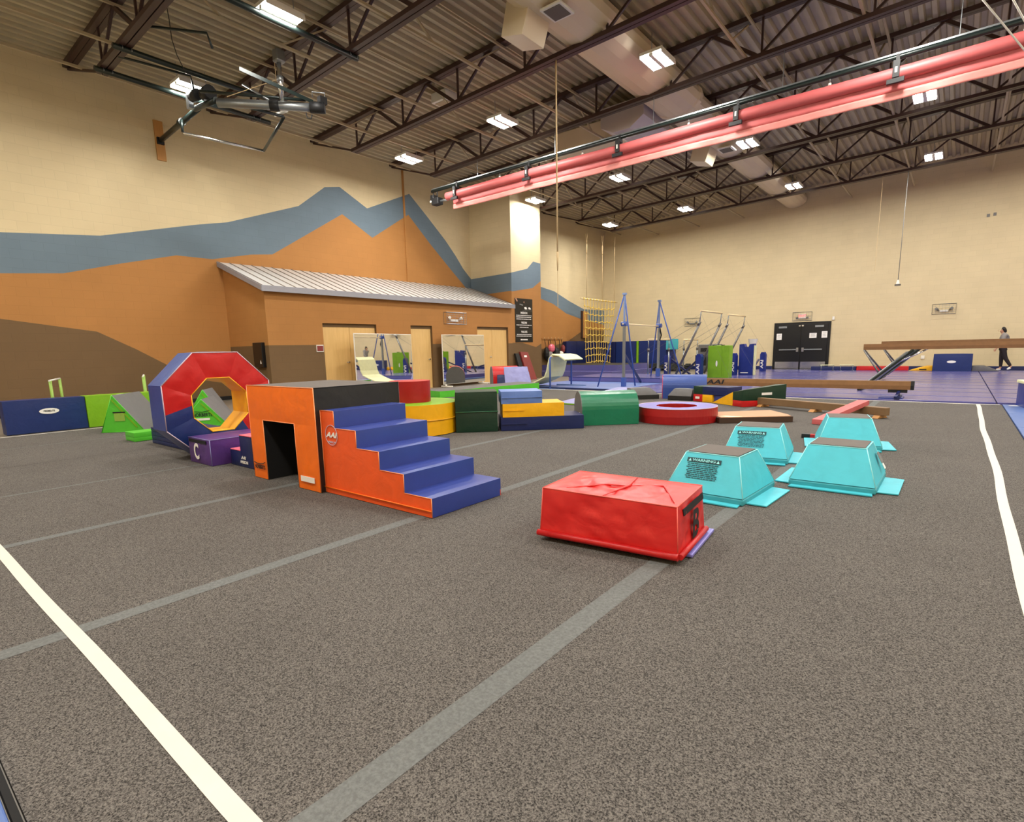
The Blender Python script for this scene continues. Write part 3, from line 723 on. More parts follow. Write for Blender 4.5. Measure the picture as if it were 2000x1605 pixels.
lg.tube([(cx_ + rr_ * math.cos(a), -.006, cz_ + rr_ * math.sin(a)) for a in [2 * PI * k / 32 for k in range(32)]], .003, 'piping_pale', 5, closed=True); lo_ = lg.build('logo_ring', t)
text('AAI', t, (cx_, -.007, cz_), FRONT, 0.062, 'paper', sx=1.5, bold=0.003, shear=0.3)
text('AMERICAN', t, (cx_ + .005, -.007, cz_ - .062), FRONT, 0.024, 'piping_pale', sx=1.0, bold=0.0005)

# --- small navy/pink step, yellow block beside it, purple block C
t = thing('foam_steps', 'small navy foam steps with pink treads beside the purple block C', 'foam steps', (-6.42, 2.76, 0))
b = MB(); b.pbox(0, 0, 0, .25, .6, .17, 'navy', wr=.003); b.pbox(.25, 0, 0, .53, .6, .345, 'navy', wr=.003); b.build('step_body', t)
b = MB(); b.box(.0, 0.0, .172, .248, .6, .184, 'pink'); b.build('tread', t, bevel=.003); b = MB(); b.box(.25, 0.0, .349, .53, .6, .36, 'pink'); b.build('tread', t, bevel=.003)
text('AAI', t, (.33, -.012, .105), FRONT, 0.05, 'paper', sx=1.3, bold=0.002, shear=0.3); text('AMERICAN', t, (.34, -.012, .055), FRONT, 0.045, 'paper', sx=.8, bold=0.001)
t = thing('foam_block', 'narrow tall yellow foam block squeezed between orange cube and navy steps', 'foam block', (-5.88, 2.80, 0))
b = MB(); b.pbox(0, 0, 0, .30, .62, .27, 'yellow', wr=.006); b.pbox(0, 0, .275, .30, .62, .55, 'yellow', wr=.008, seed=4); b.build('block_body', t)
t = thing('foam_block', 'purple vinyl foam block with a white letter C on its end', 'foam block', (-7.04, 2.56, 0), math.radians(0.5))
b = MB(); b.pbox(0, 0, 0, .57, .74, .295, 'purple', n=16, puff=.012, wr=.007); b.build('cover', t)
b = MB(); b.box(.05, -.016, .245, .50, -.008, .282, 'strap'); b.build('velcro_strap', t)
text('C', t, (.24, -.02, .135), FRONT, 0.25, 'paper', sx=0.75, bold=0.007)
pipe_edges(t, [((0, 0, .295), (.57, 0, .295)), ((.57, 0, .295), (.57, .74, .295)), ((.57, 0, 0), (.57, 0, .295))], .004, 'lavender')

# --- octagon tumbler (hollow)
t = thing('octagon_tumbler', 'big upright octagon ring with red and blue face and yellow inner lining', 'foam octagon', (-7.10, 3.0, 0))
R_, r_, dp = .69, .355, .42; zc = R_ * math.cos(PI / 8)
def op(k, r, x): a = math.radians(67.5 + 45 * k); return Vector((x, math.cos(a) * r, zc + math.sin(a) * r))
for x, fl in ((0, 1), (-dp, 0)):
    b = MB()
    for k in range(8):
        q = [op(k, r_, x), op(k, R_, x), op(k + 1, R_, x), op(k + 1, r_, x)]
        if not fl: q = q[::-1]
        # colour changes at the level of segment 2/3 (left) : upper red, lower blue
        if k in (0, 1, 7, 6): b.pface(*q, 'red', 8, .01, .014, k)
        elif k == 2 or k == 5:
            m_in = (op(k, r_, x) * .55 + op(k + 1, r_, x) * .45) if k == 2 else (op(k, r_, x) * .45 + op(k + 1, r_, x) * .55)
            m_out = (op(k, R_, x) * .35 + op(k + 1, R_, x) * .65) if k == 2 else (op(k, R_, x) * .65 + op(k + 1, R_, x) * .35)
            A_, B_ = ('red', 'deepblue') if k == 2 else ('deepblue', 'red')
            qa = [op(k, r_, x), op(k, R_, x), m_out, m_in]; qb = [m_in, m_out, op(k + 1, R_, x), op(k + 1, r_, x)]
            if not fl: qa, qb = qa[::-1], qb[::-1]
            b.pface(*qa, A_, 7, .006, .008, k); b.pface(*qb, B_, 7, .006, .008, k)
        else: b.pface(*q, 'deepblue', 8, .01, .012, k)
    b.build('face_cover', t)
b = MB()
for k in range(8):
    q = [op(k, R_, 0), op(k, R_, -dp), op(k + 1, R_, -dp), op(k + 1, R_, 0)]; b.pface(*q, 'medblue' if k in (0, 1) else 'royal', 8, .008, .004, k)  # rim is one blue; light reflected on top facets is put into their colour
b.build('rim_cover', t)
b = MB()
for k in range(8):
    q = [op(k, r_, -dp), op(k, r_, 0), op(k + 1, r_, 0), op(k + 1, r_, -dp)]; b.pface(*q, 'yellow', 7, .004, .012, k)
b.build('inner_lining', t)
pipe_edges(t, [(op(k, R_, 0), op(k + 1, R_, 0)) for k in range(8)], .006, 'piping_pale')
pipe_edges(t, [(op(k, r_, 0), op(k + 1, r_, 0)) for k in range(8)], .006, 'yellow', 'inner_piping')

# --- folded navy mat and bright green pad behind the octagon
t = thing('folded_mat', 'navy four-layer folded mat under and behind the octagon ring', 'mat', (-9.08, 2.82, 0))
b = MB()
for k in range(4): b.pbox(0, 0, .058 * k + .001, 1.5, .62, .058 * k + .054, 'navy', n=6, puff=.006)
b.build('mat_layers', t)
t = thing('foam_pad', 'small bright green folded pad lying in front of the lime wedge', 'foam pad', (-9.75, 2.68, 0), math.radians(2))
b = MB(); b.pbox(0, 0, 0, .34, .9, .06, 'brightgreen', wr=.003, puff=.008); b.pbox(0, 0, .062, .34, .9, .13, 'brightgreen', wr=.004, puff=.008, seed=3); b.build('pad_layers', t)

# --- lime wedges with grey slopes
def wedge(name, lab, loc, rz, base, h, ln, apex=.5, label_kind=0, group='lime wedges with grey tops'):
    t = thing(name, lab, 'foam wedge', loc, rz, group)
    # triangle in local x (0..base), extruded along local y (0..ln)
    b = MB(); A, B_, Cc = (0, 0), (base, 0), (base * apex, h)
    b.face([(A[0], 0, 0), (B_[0], 0, 0), (Cc[0], 0, h)], 'brightgreen'); b.face([(B_[0], ln, 0), (A[0], ln, 0), (Cc[0], ln, h)], 'brightgreen')
    b.face([(0, 0, 0), (0, ln, 0), (base, ln, 0), (base, 0, 0)], 'brightgreen')
    b.pface((0, ln, 0), (0, 0, 0), (Cc[0], 0, h), (Cc[0], ln, h), 'brightgreen', 8, .01, .004)
    b.build('wedge_body', t)
    b = MB(); b.pface((base, 0, 0), (base, ln, 0), (Cc[0], ln, h), (Cc[0], 0, h), 'greyv', 6, .012, .002); b.build('slope_cover', t)
    pipe_edges(t, [((0, 0, 0), Vector((Cc[0], 0, h))), (Vector((Cc[0], 0, h)), (base, 0, 0)), ((0, 0, 0), (base, 0, 0))], .006, 'brightgreen')
    b = MB(); d = Vector((base - Cc[0], 0, -h)).normalized(); nrm = Vector((d.z, 0, -d.x)); p = Vector((Cc[0], -.004, h)) + nrm * .05
    b.bar(p + d * .05, p + d * (math.hypot(base - Cc[0], h) - .12), .01, .02, 'lime'); b.build('edge_flap', t)
    if label_kind == 1:
        b = MB(); b.box(base * .34, -.008, h * .30, base * .58, -.003, h * .52, 'limesteel'); b.build('mesh_vent', t)
        b = MB(); b.box(base * .32, -.012, h * .52, base * .60, -.003, h * .55, 'strap'); b.build('vent_zip', t)
    if label_kind == 2:
        text('NORBERTS', t, (base * .50, -.006, h * .42), FRONT, 0.085, 'ink', sx=.75, bold=.002)
        b = MB(); b.box(base * .36, -.008, h * .22, base * .64, -.003, h * .30, 'paper'); b.build('white_tag', t)
        b = MB(); b.tube([(base * .35, -.008, h * .56), (base * .5, -.008, h * .53), (base * .65, -.008, h * .58)], .005, 'ink', 5); b.build('logo_swoosh', t)
    return t
wedge('foam_wedge', 'lime wedge with grey slope and a dark mesh vent, left of the octagon', (-11.10, 2.72, 0), math.radians(50), .66, .62, 1.0, .34, 1)
wedge('foam_wedge', 'lime wedge with printed logo seen through the octagon hole', (-10.6, 3.72, 0), math.radians(55), .80, .48, .9, .5, 2)
wedge('foam_wedge', 'lime wedge with grey slope farthest back, seen through the octagon hole', (-11.7, 4.25, 0), math.radians(55), .7, .58, .8, .5, 0)

# --- upright landing mats in front of the mural wall
t = thing('upright_mat', 'blue oblong foam mat with white oval badge at the left carpet edge', 'mat', (-12.42, 1.73, -0.02))
def badge(t, y, z, w=.28, h=.10):
    b = MB(); n = 28
    b.face([(.012 + .004, y + w / 2 * math.cos(2 * PI * k / n), z + h / 2 * math.sin(2 * PI * k / n)) for k in range(n)], 'paper'); o = b.build('badge', t)
    text('TUMBLING' if False else 'PREMELITE', o, (.018, y, z), RIGHT, h * .42, 'ink', sx=w * 1.9 / .28 * .42, bold=.001)
b = MB(); b.pbox(-.34, 0, 0, 0, 1.13, .57, 'deepblue', n=12, puff=.006, wr=.003); b.build('cover', t); badge(t, .60, .36)
t = thing('upright_mat', 'lime green oblong foam mat with white oval badge behind the wedge', 'mat', (-12.40, 2.87, -0.02))
b = MB(); b.pbox(-.34, 0, 0, 0, 1.5, .575, 'lime', n=14, puff=.006, wr=.012); b.build('cover', t); badge(t, .56, .53)
t = thing('flat_mat', 'light blue mat lying flat at the far left picture edge by the carpet', 'mat', (-13.0, .7, -0.03))
b = MB(); b.pbox(0, -1.6, 0, .75, .72, .09, 'lightblue'); b.build('cover', t)
# lime junior bars behind them
def juniorbar(y, lab):
    t = thing('junior_bar', lab, 'gymnastics bar', (-13.0, y, -0.03), math.radians(72), group='lime junior bars')
    for s_ in (0, 1.25):
        b = MB(); b.tube([(s_ * .0, s_, 0), (0, s_, .88)], .025, 'limesteel', 10); b.build('post', t)
        b = MB(); b.tube([(-.25, s_, .02), (.25, s_, .02)], .025, 'limesteel', 8); b.build('foot', t)
    b = MB(); b.tube([(0, -.08, .88), (0, 1.33, .88)], .016, 'white', 8); b.build('rail', t)
juniorbar(2.52, 'lime junior bar with white rail behind the blue upright mat')
juniorbar(4.02, 'lime junior bar with white rail, partly hidden by the octagon')

# ================================================================== ROW OF SHAPES ACROSS THE CARPET
RZ = math.radians(44.4); ex, ey = math.cos(RZ), math.sin(RZ)
def along(o, u, v): return (o[0] + u * ex - v * ey, o[1] + u * ey + v * ex, 0)
t = thing('foam_cylinder', 'wide round yellow foam mat with a lime top, two layers high', 'foam cylinder', (-6.60, 5.62, 0))
b = MB(); b.cyl(0, 0, 0.005, .225, .735, 'yellow', 64); b.cyl(0, 0, .235, .462, .735, 'yellow', 64, top='lime'); b.build('round_body', t, bevel=.012)
b = MB(); b.tube([(.742 * math.cos(2 * PI * k / 48), .742 * math.sin(2 * PI * k / 48), .23) for k in range(48)], .010, 'piping_yellow', 6, closed=True); b.build('hem_band', t)
t = thing('foam_cylinder', 'small red foam cylinder standing on the round yellow mat', 'foam cylinder', (-6.60, 5.63, .463))
b = MB(); b.cyl(0, 0, 0, .325, .315, 'darkred', 56, top='red'); b.build('drum_body', t, bevel=.012)
t = thing('foam_cube', 'dark green foam cube with a seam around its middle', 'foam cube', (-5.84, 5.85, 0), RZ)
b = MB(); b.pbox(0, 0, 0, .635, .60, .305, 'darkgreen', n=10, puff=.008, wr=.003); b.pbox(0, 0, .31, .635, .60, .61, 'darkgreen', n=10, puff=.008, wr=.003, seed=5); b.build('cube_body', t)
b = MB(); b.tube([(-.004, -.006, .307), (.64, -.006, .307), (.642, .6, .307)], .009, 'piping_green', 6); b.build('seam_flap', t)
o0 = (-5.355, 6.335)
def blk(lab, x0, x1, z0, z1, dpt, mat, seed, seam=None, v0=0.0):
    p = along(o0, x0, v0); t = thing('foam_block', lab, 'foam block', (p[0], p[1], z0), RZ, 'blocks stacked in three steps')
    b = MB(); b.pbox(0, 0, 0, x1 - x0, dpt, z1 - z0, mat, n=14, puff=.008, wr=.006, seed=seed); b.build('block_body', t)
    b = MB(); zz = (z1 - z0) * .5; L = seam or (x1 - x0)
    b.bar((.01, -.012, zz), (L, -.012, zz), .012, .012, mat); b.build('velcro_flap', t)
blk('long navy foam block at the bottom of the three-block stack', 0, 1.29, 0, .205, .62, 'navy', 3, .4)
blk('yellow foam block in the middle of the three-block stack', .03, .98, .206, .412, .6, 'yellow', 8, .33)
blk('light blue foam block on top of the three-block stack', .01, .64, .413, .60, .58, 'lightblue', 12)
t = thing('foam_barrel', 'green foam tunnel-shaped barrel block beside the blue and red ring', 'foam barrel', (-4.60, 7.44, 0), RZ)
W_, H_ = .56, .53; pr_ = [(y + W_ / 2, z) for y, z in arch(W_, H_, 16)]
b = MB(); b.prism(pr_, 0.012, .928, 'kelly', 'x', smooth=True); b.build('barrel_body', t)
b = MB(); b.prism(pr_, 0, .012, 'greyv', 'x'); o = b.build('end_panel', t)
b = MB(); b.box(-.004, .10, .10, 0, .17, .20, 'paper'); b.build('white_tag', t)
b = MB(); b.prism(pr_, .928, .94, 'kelly', 'x'); b.build('end_panel', t)
# ring
t = thing('foam_ring', 'round foam ring with red side and pale blue top', 'foam ring', (-3.60, 8.83, 0))
b = MB(); n = 64; Ro, Ri, h = .645, .325, .245
def cr(r, z, k, wob=0): a = 2 * PI * k / n; rr = r + wob * (0.006 * math.sin(9 * a) + .004 * math.sin(17 * a)); return (rr * math.cos(a), rr * math.sin(a), z)
for k in range(n):
    b.face([cr(Ro, 0, k), cr(Ro, 0, k + 1), cr(Ro + .01, h * .5, k + 1), cr(Ro + .01, h * .5, k)], 'darkred', True); b.face([cr(Ro + .01, h * .5, k), cr(Ro + .01, h * .5, k + 1), cr(Ro, h, k + 1), cr(Ro, h, k)], 'darkred', True)
b.build('side_cover', t)
b = MB()
for k in range(n): b.face([cr(Ri, 0, k + 1, 1), cr(Ri, 0, k, 1), cr(Ri, h, k, 1), cr(Ri, h, k + 1, 1)], 'darkred', True)
b.build('inner_cover', t)
b = MB()
for k in range(n): b.face([cr(Ri, h, k, 1), cr(Ro, h, k), cr(Ro, h, k + 1), cr(Ri, h, k + 1, 1)], 'lightpurple', True)
b.build('top_cover', t)
b = MB(); b.tube([cr(Ro, h, k) for k in range(n)], .006, 'piping_pale', 6, closed=True); b.build('piping', t)
# brown springboard
t = thing('wooden_board', 'low brown wooden tumbling board with dark edge between ring and beam', 'board')
pts = [(-2.86, 8.76), (-1.95, 9.48), (-2.05, 9.70), (-2.46, 10.22), (-3.18, 9.52), (-3.05, 8.98)]
b = MB(); b.prism(pts, 0.0, .085, 'boardedge', 'z'); b.build('board_frame', t, bevel=.006)
cx = sum(p[0] for p in pts) / 6; cy = sum(p[1] for p in pts) / 6
b = MB(); b.prism([(cx + (x - cx) * .955, cy + (y - cy) * .955) for x, y in pts], .086, .093, 'ply', 'z'); b.build('board_top', t)
b = MB(); b.face([(-2.93, 8.93, .0935), (-2.76, 8.88, .0935), (-2.58, 9.02, .0935), (-2.86, 9.06, .0935)], 'cream'); b.build('worn_patch', t)
# floor beam (brown) with feet
def fbeam(name, lab, a, c, z0, z1, w, mat, footm, n=3):
    d = Vector((c[0] - a[0], c[1] - a[1], 0)); L = d.length; t = thing(name, lab, 'balance beam', (a[0], a[1], 0), math.atan2(d.y, d.x))
    b = MB(); b.box(0, -w / 2, z0, L, w / 2, z1, mat); b.build('beam_body', t, bevel=.008)
    for k in range(n):
        x = .12 + (L - .24) * k / (n - 1)
        b = MB(); b.prism([(-w * 1.1, 0), (w * 1.1, 0), (w * .6, z0), (-w * .6, z0)], x - .05, x + .05, footm, 'x'); b.build('foot', t)
    return t
fbeam('floor_beam', 'low brown wooden floor beam lying across under the pink-red beam', (-3.05, 11.62), (-.80, 10.58), .045, .175, .12, 'beamwood', 'plank')
# pink-red plank beam resting on it
t = thing('sloping_beam', 'pink-red padded beam with one end on the carpet and one on the brown floor beam', 'balance beam')
a, c = Vector((-1.58, 9.35, .0)), Vector((-1.17, 10.86, .185)); d = c - a; rr = Vector((d.y, -d.x, 0)).normalized() * .085; up = Vector((0, 0, .075))
b = MB(); b.phexa([a - rr, a + rr, c + rr, c - rr, a - rr + up, a + rr + up, c + rr + up, c - rr + up], 'curtain', n=8, puff=.003); b.build('beam_body', t)
t = thing('stub_beam', 'short red bar with a black end cap next to the rear aqua boxes', 'floor bar', (-1.52, 7.96, 0), math.radians(4))
b = MB(); b.box(.10, -.03, 0, .36, .03, .05, 'red'); b.build('bar_body', t, bevel=.004); b = MB(); b.box(0, -.032, 0, .10, .032, .052, 'black'); b.build('end_cap', t, bevel=.004)
# multicoloured steps
t = thing('step_block', 'two-step foam block in dark green, navy, yellow and red', 'foam steps', (-4.54, 12.08, 0), math.radians(-18))
b = MB()
b.pbox(0, 0, 0, .24, .5, .16, 'red'); b.pbox(.24, 0, 0, .50, .5, .16, 'yellow'); b.pbox(.50, .05, 0, .80, .5, .155, 'royal'); b.build('lower_layer', t)
b = MB(); b.pbox(0, .0, .162, .24, .5, .335, 'darkgreen'); b.pbox(.24, 0, .162, .86, .5, .335, 'navy'); b.build('upper_layer', t)
b = MB(); b.box(.06, -.012, .06, .17, -.009, .11, 'paper'); b.build('white_tag', t)
t = thing('ramp_block', 'foam ramp with yellow triangular side and dark green over red block end', 'foam ramp', (-4.06, 11.90, 0), math.radians(-37))
b = MB(); b.face([(0, 0, 0), (.70, 0, 0), (.70, 0, .28)], 'yellow'); b.face([(.70, .2, 0), (0, .2, 0), (.70, .2, .28)], 'yellow'); b.pface((0, 0, 0), (.70, 0, .28), (.70, .2, .28), (0, .2, 0), 'royal', 6, .004); b.build('ramp_part', t)
b = MB(); b.pbox(.702, 0, 0, 1.02, .62, .12, 'red'); b.build('red_layer', t)
b = MB(); b.phexa([(.702, 0, .122), (1.02, 0, .122), (1.02, 1.0, .10), (.702, 1.0, .10), (.702, 0, .285), (1.02, 0, .335), (1.02, 1.0, .42), (.702, 1.0, .40)], 'darkgreen'); b.build('green_layer', t)
b = MB(); b.box(1.028, .42, .22, 1.032, .66, .27, 'paper'); b.build('white_tag', t)
# blue and red barrel with grey wedges
t = thing('foam_barrel', 'blue foam barrel block with a red rounded end behind the ring', 'foam barrel', (-5.40, 12.34, 0), math.radians(22))
W_, H_ = .58, .55; pr_ = [(y + W_ / 2, z) for y, z in arch(W_, H_, 16)]
b = MB(); b.prism(pr_, .012, 1.0, 'medblue', 'x', smooth=True); b.build('barrel_body', t); b = MB(); b.prism(pr_, 0, .012, 'red', 'x'); b.build('end_panel', t)
def gwedge(lab, loc, rz, L, side, D=.6):
    t = thing('grey_wedge', lab, 'foam wedge', loc, rz, 'grey sloped blocks by the blue barrel')
    b = MB(); b.phexa([(0, 0, .10), (L, 0, .10), (L, D, .10), (0, D, .10), (.12 if side else 0, .08, .26), (L if side else L - .2, .08, .26), (L if side else L - .2, D, .26), (.12 if side else 0, D, .26)], 'lavender', mats=['greyv', 'greyv', 'greyv', 'greyv', 'greyv', 'greyv']); b.build('slope_cover', t)
    b = MB(); b.box(0, 0, 0, L, D, .098, 'blackv'); b.build('base_layer', t, bevel=.006)
gwedge('grey sloped block with black base running left from the blue barrel', (-5.90, 11.78, 0), math.radians(48), .68, 0, .32)
gwedge('short grey sloped block with black base in front of the blue barrel', (-5.16, 12.12, 0), math.radians(-3), .56, 1, .2)
# lavender panel incline behind the green barrel, lime edge
t = thing('incline_mat', 'pale lavender incline mat with lime edge behind the green barrel', 'incline mat', (-6.75, 10.15, 0), math.radians(88))
b = MB(); b.phexa([(0, -.6, 0), (2.8, -.6, 0), (2.8, .2, 0), (0, .2, 0), (0, -.6, .03), (2.8, -.6, .20), (2.8, .2, .20), (0, .2, .03)], 'lavender', mats=['lime', 'lavender', 'lime', 'lime', 'lime', 'lime'], n=8, puff=.004); b.build('mat_body', t)
t = thing('incline_mat', 'long lime-sided incline mat with grey top behind the dark green cube', 'incline mat', (-11.15, 10.25, 0), math.radians(75))
b = MB(); b.phexa([(0, -.5, 0), (3.4, -.5, 0), (3.4, .5, 0), (0, .5, 0), (0, -.5, .17), (3.4, -.5, .22), (3.4, .5, .22), (0, .5, .17)], 'lime', mats=['lime', 'greyv', 'brightgreen', 'greyv', 'brightgreen', 'brightgreen'], n=8, puff=.004); b.build('mat_body', t)
# red barrel and wrinkled pad at the far left
t = thing('foam_barrel', 'red foam barrel block with dark grey rounded end near the storage doors', 'foam barrel', (-12.75, 14.7, -.03), math.radians(50))
W_, H_ = .72, .68; pr_ = [(y + W_ / 2, z) for y, z in arch(W_, H_, 16)]
b = MB(); b.prism(pr_, .012, .95, 'red', 'x', smooth=True); b.build('barrel_body', t); b = MB(); b.prism(pr_, 0, .012, 'greyv', 'x'); b.build('end_panel', t)
t = thing('leaning_pad', 'wrinkled pale lavender pad leaning in front of the red barrel', 'mat', (-12.05, 14.55, -.03), math.radians(46))
b = MB(); b.phexa([(0, 0, 0), (.92, 0, 0), (.92, .10, 0), (0, .10, 0), (-.02, .22, .66), (.80, .22, .66), (.80, .28, .66), (-.02, .28, .66)], 'lavender', n=16, puff=.01, wr=.022); b.build('pad_cover', t)
t = thing('leaning_pad', 'navy pad standing between red barrel and lavender pad', 'mat', (-12.3, 14.42, -.03), math.radians(46))
b = MB(); b.phexa([(0, 0, 0), (.28, 0, 0), (.28, .10, 0), (0, .10, 0), (0, .05, .40), (.25, .05, .40), (.25, .12, .40), (0, .12, .40)], 'navy'); b.build('pad_cover', t)

# ================================================================== MATS BEYOND AND BESIDE THE CARPET
rows = [(13.90, 16.35), (16.37, 19.02), (19.04, 21.6), (21.62, 24.2), (24.22, 26.3), (26.32, 28.25)]
cols_ = [(-7.50, -3.62), (-3.60, .65), (.67, 4.9), (4.92, 8.95)]
rn = ['first', 'second', 'third', 'fourth', 'fifth', 'sixth']; cn = ['beside the bars', 'in front of the exit doors', 'under the high beams', 'by the right wall']
for r, (y0, y1) in enumerate(rows):
    for c_, (x0, x1) in enumerate(cols_):
        if False: pass
        t = thing('landing_mat', 'purple-blue floor mat %s, %s row beyond the carpet' % (cn[c_], rn[r]), 'mat', (x0, y0, -.03), group='purple-blue mats on the hall floor')
        b = MB(); b.box(0, 0.06, 0, x1 - x0, y1 - y0 - .02, .055, 'matblue'); b.build('mat_cover', t, bevel=.008)
        b = MB(); b.box(0.02, y1 - y0 - .019, 0, x1 - x0 - .02, y1 - y0 + .055, .053, 'navy'); b.build('edge_flap', t)
        b = MB(); b.box(.02, (y1 - y0) * .5 - .045, .054, x1 - x0 - .02, (y1 - y0) * .5 + .045, .0565, 'padblue'); b.build('fold_seam', t)
t = thing('landing_mat', 'light blue floor mat under the blue high bar frame', 'mat', (-11.35, 14.35, -.03))
b = MB(); b.box(0, 0, 0, 3.8, 6.0, .06, 'matlight'); b.build('mat_cover', t, bevel=.008); b = MB(); b.box(0, -.07, 0, 3.8, -.003, .05, 'navy'); b.build('border_strip', t)
t = thing('landing_mat', 'thicker blue landing mat behind the blue high bar frame', 'mat', (-11.2, 17.2, .031))
b = MB(); b.box(0, 0, 0, 3.6, 2.6, .16, 'matblue'); b.build('mat_cover', t, bevel=.015); b = MB(); b.box(0, -.01, .145, 3.6, -.001, .16, 'navy'); b.build('border_strip', t)
t = thing('landing_mat', 'lower thick purple-blue mat of the stack before the cargo net', 'mat', (-15.6, 20.9, -.03))
b = MB(); b.box(0, 0, 0, 4.2, 3.9, .24, 'matblue'); b.build('mat_cover', t, bevel=.015)
t = thing('landing_mat', 'upper thick purple-blue mat of the stack before the cargo net', 'mat', (-15.5, 21.5, .211))
b = MB(); b.box(0, 0, 0, 4.0, 3.2, .25, 'matblue', mats=['matblue', 'blackv', 'matblue', 'matblue', 'matblue', 'matblue']); b.build('mat_cover', t, bevel=.015)
sy = [13.84, 12.15, 10.32, 8.49, 6.66, 4.83, 3.0, 1.17, -.66, -2.5]
for k in range(9):
    t = thing('panel_mat', 'blue panel mat along the carpet edge at the right, %s from the far corner' % ['first', 'second', 'third', 'fourth', 'fifth', 'sixth', 'seventh', 'eighth', 'ninth'][k], 'mat', (.735, sy[k + 1] + .01, -.03), group='blue panel mats at the right carpet edge')
    b = MB(); b.box(0, 0, 0, 1.25, sy[k] - sy[k + 1] - .02, .035, 'sideblue'); b.build('mat_cover', t, bevel=.006)
    b = MB()
    if k == 0: b.face([(.20 + .13 * math.cos(2 * PI * j / 24), 1.45 + .07 * math.sin(2 * PI * j / 24), .0362) for j in range(24)], 'paper')
    else: b.box(.14, 1.0, .0352, .40, 1.10, .0365, 'paper')
    b.build('white_label', t)
t = thing('panel_mat', 'blue folding mat with black edge at the near carpet border', 'mat', (-12.0, -2.2, -.03))
b = MB(); b.box(0, 0, 0, 12.7, 2.328, .04, 'sideblue'); b.build('mat_cover', t, bevel=.006); b = MB(); b.box(0, 2.334, 0, 12.7, 2.352, .040, 'strap'); b.build('black_edge', t)
# blue padded box with white cloth
t = thing('padded_box', 'bright blue padded box topped with a white cloth at the right picture edge', 'padded box', (1.0, 13.2, .0), math.radians(8))
b = MB(); b.pbox(0, 0, 0, .6, .6, .42, 'padblue'); b.build('box_body', t); b = MB(); b.pbox(-.02, -.02, .425, .62, .62, .475, 'cream', wr=.008); b.build('cloth', t)
b = MB(); b.tube([(.12, -.03, .45), (.08, -.04, .3), (.10, -.035, .16)], .012, 'white', 6); b.tube([(.10, -.035, .17), (.10, -.035, .06)], [.03, .02], 'white', 8); b.build('tassel', t)

# ================================================================== BALANCE BEAMS
t = thing('low_balance_beam', 'long low brown suede balance beam with black end on blue feet', 'balance beam', (-5.42, 14.28, 0))
b = MB(); pr_ = [(-.05, .205), (.05, .205), (.06, .29), (.05, .385), (-.05, .385), (-.06, .29)]; b.prism(pr_, 0, 4.70, 'suede', 'x'); b.build('beam_body', t, bevel=.01)
b = MB(); b.prism([(y * 1.06, z + (z - .29) * .04) for y, z in pr_], 4.70, 4.76, 'black', 'x'); b.build('end_cap', t)
for x, s_ in ((4.35, 1), (.4, -1)):
    b = MB(); b.box(x - .04, -.03, .14, x + .30, .03, .21, 'black'); b.build('bracket', t)
    b = MB(); b.bar((x + .15 * s_, -.34, .056), (x + .15 * s_, .34, .056), .10, .05, 'navy'); b.bar((x + .12, -.34, .05), (x + .16, 0, .17), .05, .04, 'navy'); b.bar((x + .12, .34, .05), (x + .16, 0, .17), .05, .04, 'navy'); b.build('foot', t)
text('AAI', t, (.62, -.062, .295), FRONT, .15, 'ink', sx=1.8, bold=.004, shear=.2)
t = thing('pad', 'bright blue flat pad under the right foot of the low beam', 'mat', (-1.25, 13.98, .026)); b = MB(); b.box(0, 0, 0, .42, .55, .02, 'padblue'); b.build('pad_cover', t)
def highbeam():
    r = bpy.data.objects.new('high_balance_beam', None); COL.objects.link(r)
    b = MB(); pr_ = [(-.05, 1.015), (.05, 1.015), (.062, 1.09), (.05, 1.165), (-.05, 1.165), (-.062, 1.09)]; b.prism(pr_, 0, 5.0, 'suede', 'x'); b.build('beam_body', r, bevel=.012)
    for x, s_ in ((1.05, -1), (3.95, 1)):
        for yy in (-.8, .8):
            b = MB(); b.bar((x, yy * .12, 1.0), (x + s_ * .98, yy, .06), .07, .05, 'darkgreensteel'); b.build('leg', r)
            b = MB(); b.bar((x + .1 * s_, yy * .16, .93), (x + s_ * .90, yy * .92, .13), .05, .09, 'galv'); b.build('leg_sleeve', r)
            b = MB(); b.tube([(x + s_ * 1.03, yy * .08, 1.01), (x + s_ * .62, yy * .55, .42)], .022, 'bargrey', 6); b.build('strut', r)
        b = MB(); b.bar((x + s_ * .98, -.88, .050), (x + s_ * .98, .88, .050), .08, .04, 'black'); b.build('foot_bar', r)
        b = MB(); b.tube([(x - s_ * .25, 0, 1.0), (x + s_ * .35, 0, .66)], .02, 'chrome', 8); b.build('height_adjuster', r)
    return r
h0 = highbeam(); tag(h0, 'high brown balance beam nearer the camera, at the right picture edge', 'balance beam', 'high balance beams', (-1.93, 17.0, 0))
dup(h0, (-1.88, 20.6, .06), 0, 'high brown balance beam farther back, seen just over the nearer one')

